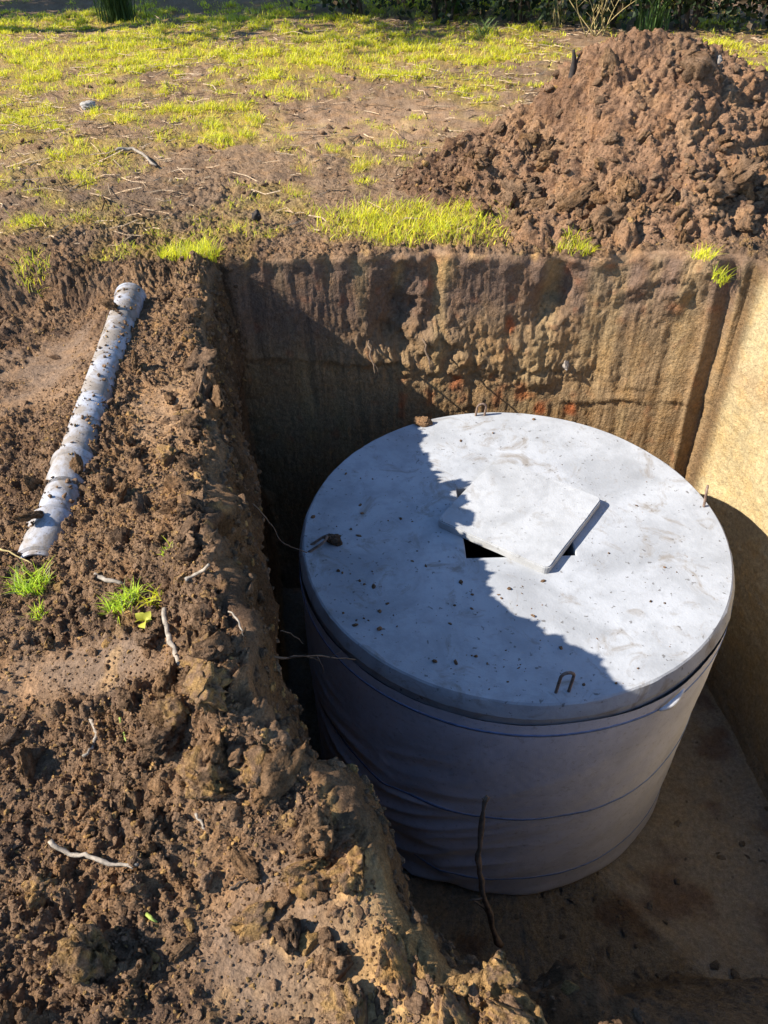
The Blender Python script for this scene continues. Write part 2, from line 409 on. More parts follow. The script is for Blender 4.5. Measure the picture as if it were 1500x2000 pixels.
cl = (1 - 0.92 * smooth_z) * (0.5 + 0.5 * sstep(-0.25, 0.35, noise(P, 2.1, 8) + 0.25 * m_left))
cl = cl * (1 - 0.55 * field)
D = np.zeros_like(Zr)
gl = P[: n_g + 3]
lump = np.zeros_like(Zr)
gx, gy = X[: n_g + 3] + 0.05 * noise(gl, 9, 41), Y[: n_g + 3] + 0.05 * noise(gl, 9, 42)
L = 0.022 * worley2(gx, gy, 9.0, 3, 0.3) + 0.030 * worley2(gx + 0.012 * noise(gl, 30, 43), gy + 0.012 * noise(gl, 30, 44), 20.0, 5, 0.5) + 0.026 * worley2(gx + 0.006 * noise(gl, 60, 45), gy + 0.006 * noise(gl, 60, 46), 46.0, 7, 0.6)
lump[: n_g + 3] = L
D += is_g * cl * (lump - 0.008 + 0.034 * billow(P, 7, 2, 4) + 0.034 * billow(P, 22, 3, 48) + 0.014 * noise(P, 75, 49))
D += is_g * (0.010 * noise(P, 4.5, 6) + 0.0045 * noise(P, 26, 9) * (1 - 0.6 * smooth_z) + 0.0035 * noise(P, 60, 10) * (1 - 0.8 * smooth_z))
D += is_g * field * (0.030 * billow(P, 3.2, 2, 12) + 0.035 * billow(P, 9, 2, 14) * sstep(-0.1, 0.4, noise(P, 1.4, 16)))
# ---- walls
depth = -Zr
rough_b = np.clip(m_back * (blob(X, depth, (0.35, 0.55), 0.55, 0.22) + 0.9 * blob(X, depth, (0.15, 0.30), 0.14, 0.28) + blob(X, depth, (0.95, 0.32), 0.16, 0.20)
                            + 0.8 * blob(X, depth, (1.5, 0.18), 0.28, 0.18) + 0.7 * blob(X, depth, (0.95, 0.72), 0.5, 0.10)), 0, 1)
Pst = P * np.array([1, 1, 0.10], np.float32)                       # dragged down by the bucket teeth
Wd = 0.004 * noise(Pst, 6, 20) + 0.005 * noise(Pst, 24, 21) * (0.3 + sstep(-0.2, 0.5, noise(P, 2.2, 18))) + 0.003 * noise(Pst, 70, 19) + 0.02 * noise(P, 1.7, 22)
Wd = Wd * (0.5 + 0.5 * m_back + 0.3 * m_right) + 0.005 * billow(P, 22, 2, 23) + 0.0025 * noise(P, 70, 24)
Wd = Wd + rough_b * (0.045 * fbm(P, 6.5, 4, 25) + 0.035 * billow(P, 9, 3, 26) + 0.012 * noise(P, 60, 38))
Wd = Wd - m_back * 0.11 * np.maximum(blob(X, depth, (0.10, 0.42), 0.10, 0.22), 0.9 * blob(X, depth, (0.96, 0.22), 0.075, 0.15))
Wd = Wd + (m_left + 0.5 * m_near) * (0.055 * fbm(P, 2.6, 3, 27) + 0.030 * billow(P, 8, 4, 28) + 0.010 * noise(P, 38, 29))
Wd = Wd + m_left * 0.07 * np.exp(-((depth - 0.42) / 0.25) ** 2)
Wd = Wd + m_near * (0.05 * noise(P, 2.0, 30) + 0.10 * np.exp(-((depth - 1.7) / 0.4) ** 2))
Wd = Wd + m_right * (0.012 * billow(P, 10, 2, 32) + 0.03 * noise(P, 1.1, 33))
for gx0, gw, gdp, z0_, z1_ in ((-0.45, .030, .016, .05, .9), (-0.18, .022, .012, .1, 1.6), (0.30, .035, .020, .02, .40), (0.52, .022, .012, .5, 1.3), (0.74, .040, .018, .05, .62), (1.22, .028, .014, .35, 1.5), (1.36, .022, .010, .2, 1.2), (1.58, .034, .016, .30, 1.6)):
    gx1 = X - gx0 - 0.05 * depth - 0.02 * noise(P, 3, 52)
    Wd = Wd - m_back * 0.55 * gdp * np.exp(-(gx1 / gw) ** 4) * sstep(z0_, z0_ + 0.06, depth) * sstep(z1_ + 0.1, z1_, depth)
led = depth - (0.66 + 0.07 * X + 0.05 * noise(P, 3.0, 53) + 0.02 * noise(P, 12, 54))
Wd = Wd + m_back * 0.022 * sstep(0.012, -0.012, led) * sstep(-0.25, 0.0, led) * sstep(-0.3, 0.2, noise(P, 2.3, 55))
led2 = depth - (1.02 - 0.10 * X + 0.05 * noise(P, 4.0, 56)); Wd = Wd + m_back * 0.016 * sstep(0.01, -0.01, led2) * sstep(-0.15, 0.0, led2) * sstep(-0.1, 0.3, noise(P, 2.0, 57))
gro = np.abs(X - (1.80 + 0.06 * depth)); Wd = Wd + m_back * (-0.03 * np.exp(-(gro / 0.025) ** 2) + 0.018 * np.exp(-((gro - 0.06) / 0.02) ** 2))
Wd = Wd - 0.03 * np.exp(-(depth / 0.08) ** 2) * noise(P, 12, 34) * (m_left + m_back)
D += is_w * Wd * sstep(0, 0.06, depth)
# ---- floor
is_f = (np.arange(nrow) >= n_g + n_a + n_w)[:, None]
D += is_f * (0.035 * noise(P, 2.4, 35) + 0.02 * billow(P, 8, 2, 36) + 0.008 * noise(P, 30, 37))
Hz = np.where(is_w | is_f, 0, H0)
fade = np.ones((nrow, 1)); fade[n_g: n_g + n_a + n_w, 0] = np.concatenate([np.ones(n_a), 1 - sstep(0, 0.25, tz)])
Zn = Zr + NZ * D + np.where(is_f, 0, H0 * fade * np.where(np.arange(nrow)[:, None] < n_g + n_a + n_w, 1, 0))
Rn = Rr + NR * D
# the wall rows below the rim wander in and out so that the rim is not a ruled line
wander = (0.050 * noise(np.stack([X, Y, 0 * X], -1), 3.1, 50) + 0.030 * noise(np.stack([X, Y, 0 * X], -1), 9, 51)) * (m_left + m_near + 1.5 * m_back * np.exp(-np.maximum(-Zr, 0) / 0.10))
wv = np.zeros((nrow, 1)); wv[:n_g, 0] = np.exp(-(dg - 0.05) / 0.12); wv[n_g:n_g + n_a, 0] = 1; wv[n_g + n_a:n_g + n_a + n_w, 0] = 1 - 0.7 * sstep(0, 0.5, tz)
Rn = Rn + wander * wv
VX = CX + Rn * ct; VY = CY + Rn * stn
GV = np.stack([VX, VY, Zn], -1)

# ---- colours of the earth
n_big = noise(P, 0.8, 60); n_med = fbm(P, 3.5, 3, 61); n_sm = noise(P, 16, 64)
col = np.broadcast_to(c_mid, GV.shape).copy()
col = mixc(col, c_dark, np.clip(sstep(0.0, 0.5, n_med + 0.3 * n_big) * (1 - 0.7 * smooth_z), 0, 1) * 0.75)
col = mixc(col, c_grey, 0.7 * smooth_z)
col = mixc(col, c_brown, sstep(0.1, 0.6, -n_med) * 0.6)
col = mixc(col, c_yel, np.clip(sstep(0.35, 0.75, n_sm + 0.5 * n_med) * 0.6 * np.exp(-dist_rim / 0.5), 0, 1))
bank = np.exp(-((X + 0.80) / 0.28) ** 2) * sstep(1.4, 2.0, Y) * sstep(4.0, 3.6, Y)
col = mixc(col, c_brown * np.array([1.1, 1.12, 1.1]), 0.7 * bank)
tan_edge = np.clip(blob(X, Y, G(1000, 1960), 0.30, 0.10) + 0.9 * blob(X, Y, G(800, 1800), 0.12, 0.18), 0, 1)
col = mixc(col, c_yel * 0.85, 0.8 * tan_edge)
col = mixc(col, np.array([0.215, 0.162, 0.112]), 0.8 * np.clip(field, 0, 1) * (1 - 0.3 * sstep(0, 0.5, n_med)))
col = mixc(col, np.array([0.115, 0.090, 0.070]), 0.8 * blob(X, Y, G(150, 400), 0.9, 0.5))
col = mixc(col, np.array([0.19, 0.135, 0.090]), 0.8 * np.clip(sm4, 0, 1) * sstep(-0.4, 0.4, n_med + 0.2))
# grass cover (also drives the blades)
def grass_density(x, y):
    p3 = np.stack([x, y, 0 * x], -1)
    n_ = fbm(p3, 1.3, 3, 70); n2 = noise(p3, 5.0, 74); n3 = noise(p3, 0.35, 75)
    a = 0.95 * blob(x, y, G(180, 110), 2.6, 3.2) + 1.2 * blob(x, y, G(800, 105), 3.4, 0.85, -0.12) + 0.95 * blob(x, y, G(1450, 125), 1.6, 1.0)
    a = a + 0.55 * blob(x, y, G(420, 280), 1.3, 1.0) + 0.65 * blob(x, y, G(960, 190), 0.45, 0.7) + 0.45 * blob(x, y, G(260, 200), 2.0, 1.2)
    a = a + 0.6 * blob(x, y, G(650, 30), 4.0, 1.0) + 0.35 * sstep(9, 11, y)
    a = a - 0.75 * blob(x, y, G(690, 230), 0.95, 0.8) - 0.5 * blob(x, y, G(560, 50), 0.6, 0.5)
    far_d = np.clip(0.9 * a + 1.1 * n_ + 0.6 * n2 - 0.30, 0, 1) * sstep(4.3, 5.2, y)
    pt = np.clip(1.9 * blob(x, y, G(805, 440), 0.48, 0.32, -0.25) - 0.35 + 0.5 * n2, 0, 1)
    pt = np.maximum(pt, np.clip(1.9 * blob(x, y, G(372, 505), 0.15, 0.07) - 0.4 + 0.4 * n2, 0, 1))
    pt = np.maximum(pt, np.clip(1.7 * blob(x, y, G(1120, 485), 0.12, 0.05) - 0.4 + 0.4 * n2, 0, 1))
    sp = np.clip(0.9 * n_ + 0.7 * n2 - 0.30 + 0.30 * sstep(4, 5, y) + 0.22 * sstep(0.3, -0.8, x), 0, 1) * sstep(3.6, 4.4, y) * 0.8
    side = np.clip(n_ + 0.3 * n3, 0, 1) * sstep(3.2, 4.5, np.hypot(x - 0.2, y - 2)) * sstep(4.2, 3.0, y) * 0.6
    return np.clip(np.maximum(np.maximum(far_d, pt), np.maximum(sp, side)), 0, 1)
gd = np.zeros_like(X); gd[:n_g] = grass_density(X[:n_g], Y[:n_g])
col = mixc(col, c_moss, np.clip(gd * 0.75, 0, 0.7))
# wall colours by depth
wl = np.broadcast_to(c_brown, GV.shape).copy()
band = depth + 0.06 * noise(P, 2.5, 80) + 0.02 * n_med
colb = mixc(np.broadcast_to(c_top * 1.45, GV.shape), np.array([0.225, 0.165, 0.098]), sstep(0.22, 0.62, band + 0.10 * (X - 0.6)))
colb = mixc(colb, np.array([0.29, 0.222, 0.122]), sstep(0.15, 0.75, noise(Pst, 7, 81) + 0.3 * sstep(0.2, 1.8, X)) * 0.6)
colb = mixc(colb, c_yel, np.clip(blob(X, depth, (0.36, 0.10), 0.05, 0.10) + 0.6 * blob(X, depth, (0.12, 0.15), 0.03, 0.12), 0, 1) * 0.8)
iron = np.clip(sum(a * blob(X, depth, c, rx, rz) for a, c, rx, rz in ((1.6, (1.13, .96), .045, .05), (1.5, (.97, .97), .04, .05), (1.2, (.74, .40), .025, .12), (1.2, (.45, .80), .05, .1),
        (1.1, (.12, .95), .03, .15), (1.0, (.70, .84), .05, .08), (0.9, (.30, .9), .04, .1), (.8, (.85, .85), .10, .06))) + 0.9 * noise(P, 14, 82) - 0.35, 0, 1)
colb = mixc(colb, c_ora, iron * 0.6 * m_back)
colr = mixc(np.broadcast_to(c_sand, GV.shape), np.array([0.24, 0.210, 0.129]), np.clip(0.5 + 0.9 * fbm(P, 2.2, 3, 83), 0, 1) * 0.75)
colr = mixc(colr, c_brown, sstep(0.55, 0.2, np.abs(band - 0.55) + 0.3) * 0.5)
colr = mixc(colr, c_mid, sstep(0.10, 0.0, band) * 0.8)
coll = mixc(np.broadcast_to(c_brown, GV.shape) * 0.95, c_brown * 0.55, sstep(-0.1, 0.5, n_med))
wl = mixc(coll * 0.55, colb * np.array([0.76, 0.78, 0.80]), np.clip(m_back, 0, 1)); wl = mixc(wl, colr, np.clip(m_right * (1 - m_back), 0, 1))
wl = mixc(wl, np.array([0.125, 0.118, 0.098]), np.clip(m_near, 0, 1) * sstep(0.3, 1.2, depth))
col = mixc(col, wl, np.clip(is_w * sstep(0.0, 0.07, depth), 0, 1))
flc = mixc(np.broadcast_to(np.array([0.165, 0.162, 0.135]), GV.shape), c_dark, sstep(0.1, 0.6, n_med) * 0.7)
col = np.where(is_f[..., None], flc, col)
alpha = np.where(is_g, 1 - 0.55 * smooth_z, 1.0 - 0.50 * np.clip(m_back, 0, 1) - 0.6 * np.clip(m_right * (1 - m_back), 0, 1))
wetf = sstep(-1.9, -2.4, Zn) * is_w
col = mixc(col, np.array([0.140, 0.130, 0.105]), wetf * 0.7)

col = np.concatenate([col, (alpha * np.ones_like(X))[..., None]], -1)
def part_grid(name, r0, r1, c0, c1, mat, wrap=False):
    if wrap: V = GV[r0:r1]; cc = col[r0:r1]
    else:
        ci = np.arange(c0, c1 + 1) % NT_; V = GV[r0:r1][:, ci]; cc = col[r0:r1][:, ci]
    me = make_mesh(name, V, grid_faces(V.shape[0], V.shape[1], wrap), mat, cc)
    return link(name, me, kind='structure')
r_split = n_g + n_a + 3
part_grid('ground', 0, r_split + 1, 0, 0, M_SOIL, True)
r_end = n_g + n_a + n_w
b = [0] + list(seg_end)
for nm, a0, a1 in (('pit_wall_left', b[0], b[1]), ('pit_wall_front', b[1], b[2]), ('pit_wall_right', b[2], b[3]), ('pit_wall_back', b[3], b[4])):
    part_grid(nm, r_split, r_end, a0, a1, M_WALL)
part_grid('pit_floor', r_end - 1, nrow, 0, 0, M_WALL, True)

# lookup of the finished ground surface
DGr = dg[::-1]
def ground_z(x, y):
    x = np.atleast_1d(np.asarray(x, float)); y = np.atleast_1d(np.asarray(y, float))
    t = (np.arctan2(y - CY, x - CX) - TH[0]) % (2 * np.pi) + TH[0]
    c = np.clip(np.searchsorted(TH, t), 0, NT_ - 1)
    d = np.hypot(x - CX, y - CY) - rr[c]
    r = n_g - 1 - np.clip(np.searchsorted(DGr, d), 0, n_g - 1)
    return Zn[r, c]
gvx = GV[:n_g].reshape(-1, 3)
# surface area that each ground vertex stands for
_dr = np.abs(np.gradient(dg))[:, None]; _dt = np.abs(np.gradient(TH))[None] * (rr[None] + dg[:, None])
g_area = (_dr * _dt)
def pick(weight, n):
    w_ = (weight * g_area).ravel(); cs = np.cumsum(w_); i = np.searchsorted(cs, rng.random(n) * cs[-1])
    r_, c_ = np.unravel_index(np.clip(i, 0, len(w_) - 1), g_area.shape)
    return r_, c_
def jitter_pts(r_, c_):
    p = GV[r_, c_].copy()
    jr = (rng.random(len(r_)) - 0.5) * _dr[r_, 0]; jt = (rng.random(len(r_)) - 0.5) * _dt[r_, c_]
    p[:, 0] += jr * ct[c_] - jt * stn[c_]; p[:, 1] += jr * stn[c_] + jt * ct[c_]
    return p

# ------------------------------------------------------------------ spoil heap
rx_ = np.array([0.0, 0.15, 0.44, 0.72, 0.95, 1.02, 1.12, 1.25, 1.36, 1.5, 1.65, 1.78, 2.02, 2.16, 2.34, 2.9, 3.6, 4.4, 5.0])
rz_ = np.array([0.0, 0.05, 0.22, 0.32, 0.42, 0.50, 0.61, 0.70, 0.76, 0.77, 0.80, 0.77, 0.70, 0.62, 0.58, 0.60, 0.45, 0.15, 0.0])
hx = np.linspace(0.0, 5.0, 470); yy = np.concatenate([np.linspace(3.86, 5.5, 240), np.linspace(5.5, 7.4, 90)[1:]])
HX, HY = np.meshgrid(hx, yy)
h3 = np.stack([HX, HY, 0 * HX], -1)
wx = HX + 0.10 * noise(h3, 2.0, 90); ridge = np.interp(wx, rx_, rz_)
yr = 5.08 + 0.12 * noise(h3 * np.array([1, 0, 0]), 1.2, 91)
wf = np.where(HY < yr, 0.12 + 1.30 * ridge, 0.12 + 1.15 * ridge) + 0.07 * noise(h3, 2.6, 92)
u = np.abs(HY - yr) / wf
hz = ridge * np.clip(1 - np.clip(u, 0, 2) ** 1.25, -0.5, 1)
toe = 0.12 * np.exp(-((HY - 4.15) / 0.28) ** 2) * sstep(0.55, 0.95, HX) * sstep(5, 4, HX)        # clods rolled to the pit edge
hz = np.maximum(hz, toe * (0.65 + 0.5 * noise(h3, 3, 93)))
edge = np.minimum.reduce([sstep(0.0, 0.15, HX), sstep(5.0, 4.8, HX), sstep(3.86, 3.95, HY), sstep(7.4, 7.2, HY)])
_th = np.arctan2(HY - CY, HX - CX); d_out = np.hypot(HX - CX, HY - CY) - r_rim(_th)
edge = np.minimum(edge, sstep(0.03, 0.16, d_out))
inside = sstep(-0.01, 0.05, hz)
hp = np.stack([HX, HY, hz], -1)
gxn = np.gradient(hz, axis=1) / np.gradient(HX, axis=1); gyn = np.gradient(hz, axis=0) / np.gradient(HY, axis=0)
hn = np.stack([-gxn, -gyn, np.ones_like(hz)], -1); hn /= np.linalg.norm(hn, axis=-1, keepdims=True)
lo = sstep(0.55, 0.08, hz)
wxx, wyy = HX + 0.05 * noise(hp, 8, 94) + 0.012 * noise(hp, 26, 87), HY + 0.05 * noise(hp, 8, 95) + 0.012 * noise(hp, 26, 88)
hl = 0.075 * worley2(wxx, wyy, 7.0, 11, 0.35) * (0.15 + lo) + 0.040 * worley2(wxx, wyy, 15.0, 13, 0.45) * (0.25 + 0.75 * lo) + 0.022 * worley2(wxx, wyy, 34.0, 15, 0.6)
hd = hl + 0.075 * billow(hp, 4.5, 3, 96) + 0.032 * billow(hp, 15, 3, 97) + 0.010 * noise(hp, 50, 99) - 0.012
hz0 = ground_z(HX.ravel(), HY.ravel()).reshape(HX.shape)
hv = hp + hn * (hd * inside)[..., None]
hv[..., 2] += 0.6 * hz0 * inside
hv[..., 2] = np.where(inside * edge > 0.02, hv[..., 2] - 0.12 * (1 - edge), hz0 - 0.06)
hv[..., 2] -= (1 - inside) * 0.05
hc = mixc(np.broadcast_to(np.array([0.215, 0.142, 0.094]), hv.shape), np.array([0.145, 0.094, 0.064]), sstep(-0.1, 0.5, fbm(hp, 2.2, 3, 100)) * 0.8)
hc = mixc(hc, np.array([0.265, 0.182, 0.112]), sstep(0.1, 0.6, fbm(hp, 5, 2, 103)) * 0.6)
hc = mixc(hc, c_top, sstep(0.9, 0.3, HX) * 0.55)
hf = grid_faces(*HX.shape)
heap = link('soil_heap', make_mesh('soil_heap', hv, hf[(d_out.ravel()[hf] > 0.035).all(1)], M_SOIL, hc),
            label='large heap of loose brown excavated soil behind the pit', category='soil heap')
def heap_pick(weight, n):
    ar = np.gradient(HX, axis=1) * np.gradient(HY, axis=0)
    w_ = (weight * ar * inside * edge).ravel(); cs = np.cumsum(w_); i = np.searchsorted(cs, rng.random(n) * cs[-1])
    return hv.reshape(-1, 3)[np.clip(i, 0, len(w_) - 1)], i
def surface_z(x, y):
    """highest of ground and heap"""
    z = ground_z(x, y)
    j = np.clip(np.round((np.asarray(x) - 0.0) / (hx[1] - hx[0])).astype(int), 0, len(hx) - 1)
    i = np.clip(np.searchsorted(yy, y), 0, len(yy) - 1)
    ok = (np.asarray(x) > 0.02) & (np.asarray(x) < 4.98) & (np.asarray(y) > 3.87) & (np.asarray(y) < 7.38)
    return np.where(ok, np.maximum(z, hv[i, j, 2]), z)

# ------------------------------------------------------------------ clods
def ico(sub):
    bm = bmesh.new(); bmesh.ops.create_icosphere(bm, subdivisions=sub, radius=1.0)
    v = np.array([x.co[:] for x in bm.verts]); f = np.array([[q.index for q in p.verts] for p in bm.faces]); bm.free()
    return v, f
def clod_shape(sub, seed, rough=1.0):
    v, f = ico(sub); s = seed * 3.7
    r = 1 + rough * (0.46 * noise(v + s, 1.0, seed) + 0.55 * billow(v + s, 1.9, 2, seed + 1))
    if sub >= 4: r = r + rough * (0.34 * billow(v + s, 4.6, 2, seed + 3) + 0.16 * billow(v + s, 11, 2, seed + 5))
    v = v * r[:, None] * (1 + 0.25 * np.random.default_rng(seed).normal(size=3))
    for k in range(3):                                   # a few broken faces
        d = np.random.default_rng(seed * 7 + k).normal(size=3); d /= np.linalg.norm(d)
        h = v @ d; lim = 0.50 + 0.15 * k; v = v - np.maximum(h - lim, 0)[:, None] * d * 0.85
    return v, f
def rand_rot(n):
    q = rng.normal(size=(n, 4)); q /= np.linalg.norm(q, axis=1, keepdims=True)
    a, b_, c_, d_ = q.T
    return np.stack([np.stack([1 - 2 * (c_ * c_ + d_ * d_), 2 * (b_ * c_ - a * d_), 2 * (b_ * d_ + a * c_)], -1),
                     np.stack([2 * (b_ * c_ + a * d_), 1 - 2 * (b_ * b_ + d_ * d_), 2 * (c_ * d_ - a * b_)], -1),
                     np.stack([2 * (b_ * d_ - a * c_), 2 * (c_ * d_ + a * b_), 1 - 2 * (b_ * b_ + c_ * c_)], -1)], 1)
def scatter(name, shapes, pos, size, colr_, mat, smooth=True, sink=0.3, **props):
    Vs, Fs, Cs = [], [], []; off = 0; n = len(pos); var = rng.integers(0, len(shapes), n); Rm = rand_rot(n)
    for k, (v, f) in enumerate(shapes):
        ii = np.where(var == k)[0]
        if not len(ii): continue
        vv = np.einsum('nij,nvj->nvi', Rm[ii], v[None] * (0.55 + 0.8 * rng.random((len(ii), 1, 3)))) * size[ii, None, None]
        vv[..., 2] *= 0.8
        vv = vv + pos[ii, None, :]; vv[..., 2] += (size[ii] * (0.6 - 2 * sink) * 0.8)[:, None]
        Vs.append(vv.reshape(-1, 3)); Fs.append((f[None] + (np.arange(len(ii)) * len(v))[:, None, None] + off).reshape(-1, 3))
        Cs.append(np.repeat(colr_[ii], len(v), axis=0)); off += len(ii) * len(v)
    return link(name, make_mesh(name, np.concatenate(Vs), np.concatenate(Fs), mat, np.concatenate(Cs), smooth), kind='stuff', **props)
def soil_tint(n, yel=0.12, dark=0.35):
    k = rng.random(n); c = np.where((k < yel)[:, None], c_yel * 0.8, np.where((k < yel + dark)[:, None], c_mid * 0.8, c_mid * 1.1))
    return c * (0.8 + 0.4 * rng.random(n))[:, None]

shp80 = [clod_shape(2, 30 + k, 1.1) for k in range(8)]; shp20 = [clod_shape(1, 50 + k, 0.8) for k in range(6)]; shp320 = [clod_shape(3, 70 + k, 1.2) for k in range(8)]
Xg, Yg = X[:n_g], Y[:n_g]
near_w = np.exp(-np.maximum(np.hypot(Xg + 0.3, Yg - 1.4) - 1.3, 0) / 0.8) * (1 - 0.93 * smooth_z[:n_g])
rim_w = np.exp(-np.maximum(dg[:, None] - 0.02, 0) / 0.16) * np.clip(m_left + 0.45 * m_back, 0, 1)
view_w = (Xg < 0.9) & (Yg > 0.3) | (Yg > 3.4)
w_c = view_w * (0.35 * near_w + 1.8 * rim_w + 0.25 * blob(Xg, Yg, G(60, 1850), 0.4, 0.3))
w_c = w_c * np.clip(0.4 + 1.6 * sstep(-0.2, 0.4, noise(P[:n_g], 3.0, 110)), 0, 2)
# crumbs too small to tell apart
r_, c_ = pick(w_c, 650); sz = 0.008 + 0.012 * rng.random(650) ** 2
scatter('soil_lumps', shp320, jitter_pts(r_, c_), sz, soil_tint(650, 0.10), M_SOIL, label='fist-sized and smaller crumbled soil lumps on the left bank', category='soil lumps')
r_, c_ = pick(w_c + 0.06 * view_w * near_w, 3600); sz = 0.0035 + 0.007 * rng.random(3600) ** 2
scatter('soil_crumbs', shp80, jitter_pts(r_, c_), sz, soil_tint(3600, 0.14), M_SOIL, label='loose soil crumbs strewn over the left bank', category='soil crumbs')
w_f = view_w * (near_w + 0.16 * smooth_z[:n_g] * (Yg < 2.2) + 0.8 * rim_w)
r_, c_ = pick(w_f, 111000); sz = 0.0018 + 0.004 * rng.random(111000) ** 2.5
scatter('soil_grains', shp20, jitter_pts(r_, c_), sz, soil_tint(111000, 0.16, 0.3), M_SOIL, smooth=False, sink=0.1, label='fine grit and pebbles on the trodden soil', category='soil grit')
w_ff = ((Yg > 3.4) & (Yg < 9) & (np.abs(Xg) < 4)) * (1 - 0.7 * np.clip(gd[:n_g], 0, 1)) * sstep(-0.1, 0.5, noise(P[:n_g], 1.3, 112))
r_, c_ = pick(w_ff, 1500); sz = 0.006 + 0.022 * rng.random(1500) ** 3
scatter('field_crumbs', shp80, jitter_pts(r_, c_), sz, soil_tint(1500, 0.05, 0.5), M_SOIL, label='small soil crumbs on the bare patches of the field', category='soil crumbs')
hw = 0.35 + 1.5 * lo * (HY < 5.1)
hpos, _ = heap_pick(hw, 2600); sz = 0.006 + 0.026 * rng.random(2600) ** 2.6
scatter('heap_crumbs', shp80, hpos, sz, soil_tint(2600, 0.03, 0.3), M_SOIL, label='loose crumbs covering the soil heap', category='soil crumbs')

hpos, _ = heap_pick(0.6 + lo, 11000); sz = 0.003 + 0.008 * rng.random(11000) ** 2
scatter('heap_grains', shp20, hpos, sz, soil_tint(11000, 0.03, 0.2), M_SOIL, label='fine crumbled soil on the face of the heap', category='soil grit')
nfl = 500; fth = rng.random(nfl) * 6.28; fr = r_foot(fth) * (0.45 + 0.55 * rng.random(nfl) ** 0.6)
fp = np.stack([CX + fr * np.cos(fth), CY + fr * np.sin(fth), np.full(nfl, FLOOR)], -1); fp[:, 2] += 0.035 * noise(fp, 2.4, 35)
scatter('floor_crumbs', shp80, fp, 0.004 + 0.022 * rng.random(nfl) ** 3, np.broadcast_to([0.13, 0.125, 0.105], (nfl, 3)) * (0.7 + 0.5 * rng.random((nfl, 1))), M_WALL, label='loose soil lumps fallen on the pit floor', category='soil crumbs')
wr0 = n_g + n_a; wsel = np.clip(m_left[0] + 0.4 * m_near[0], 0, 1); wsel = wsel / wsel.sum()
nwc = 2600; wc_ = rng.choice(NT_, nwc, p=wsel); wr_ = wr0 + (rng.random(nwc) ** 1.7 * 38).astype(int)
scatter('wall_crumbs', shp80, GV[wr_, wc_], 0.004 + 0.013 * rng.random(nwc) ** 2.5, soil_tint(nwc, 0.12, 0.4) * 0.85, M_SOIL, label='soil crumbs clinging to the top of the left pit wall', category='soil crumbs')
# clods that can be picked apart
clod_mats = []
clod_me = []
tints = [c_brown * .95, c_brown * 0.8, c_mid * 1.05, c_mid * 0.75, c_yel * 0.7, c_yel * 0.85, c_brown * 1.05, c_mid * 0.8]
for k in range(10):
    v, f = clod_shape(4, 200 + k, 1.15)
    base = tints[k % 8]; cc = np.broadcast_to(base, v.shape) * (0.85 + 0.5 * noise(v, 2.0, 210 + k))[:, None]
    if k in (4, 5): cc = mixc(cc, c_mid * 1.1, sstep(-0.35, 0.25, fbm(v, 1.6, 3, 230 + k)))
    clod_me.append(make_mesh('soil_clod', v, f, M_SOIL, np.clip(cc, 0.01, 1)))
def place_clod(p, s, label, group, kind=None, sink=0.3):
    k = int(rng.integers(0, len(clod_me))) if kind is None else kind
    o = link('soil_clod', clod_me[k], label=label, category='soil clod', group=group)
    z = float(surface_z(p[0], p[1])[0]) if len(p) == 2 else p[2]
    o.location = (p[0], p[1], z + s * (0.8 - 2 * sink) * 0.8)
    o.rotation_euler = tuple(rng.random(3) * 6.28); o.scale = (s * (0.8 + 0.5 * rng.random()), s * (0.8 + 0.4 * rng.random()), s * (0.6 + 0.3 * rng.random()))
    return o
GB, GH = 'large clods on the left bank', 'large clods on the soil heap'
for k in range(22):                                                     # lumps that break up the left edge
    ci = int(seg_end[0] * (0.16 + 0.66 * (k + rng.random() * 0.8) / 22)); q = GV[n_g - 3, ci]
    place_clod((q[0] - 0.01 - 0.03 * rng.random(), q[1]), 0.026 + 0.038 * rng.random() ** 1.5, 'rough crumbly clod of brown soil lying on the bank left of the pit', GB, int(rng.choice([0, 1, 2, 3, 6, 7])), 0.32)
r_, c_ = pick(view_w * (0.25 * near_w + 2.2 * rim_w) * (Yg < 3.9), 110); pp = jitter_pts(r_, c_)
for k in range(110):
    s = 0.016 + 0.022 * rng.random() ** 1.6
    place_clod((pp[k, 0], pp[k, 1]), s, 'rough crumbly clod of brown soil lying on the bank left of the pit', GB)
for px, py, s, kd in ((430, 1555, .06, 4), (330, 1480, .05, 3), (345, 1370, .055, 0), (430, 1440, .05, 5), (520, 1540, .04, 4), (650, 1870, .035, 6), (60, 1720, .035, 5),
                      (170, 1850, .055, 4), (100, 1855, .025, 5), (690, 1700, .04, 5), (300, 1280, .04, 2), (400, 1330, .04, 1), (330, 880, .05, 5), (420, 760, .05, 1), (300, 1040, .045, 2),
                      (240, 1075, .035, 3), (400, 1080, .05, 3), (390, 1150, .045, 2), (620, 1640, .045, 6), (260, 1870, .03, 3), (760, 1870, .05, 5), (690, 1960, .04, 4), (880, 1985, .04, 5), (1010, 1985, .035, 5)):
    g = G(px, py, 0.05); place_clod((g[0], g[1]), s * 0.88, 'rough crumbly clod of brown soil lying on the bank left of the pit', GB, kd)
hpos, _ = heap_pick((0.15 + 2.0 * lo * (HY < 5.0)) * (HX < 2.9), 90)
for k in range(90):
    place_clod(tuple(hpos[k]), 0.028 + 0.045 * rng.random() ** 1.8, 'rounded brown clod on the face of the soil heap', GH, int(rng.choice([0, 1, 2, 6, 7, 8])), 0.35)
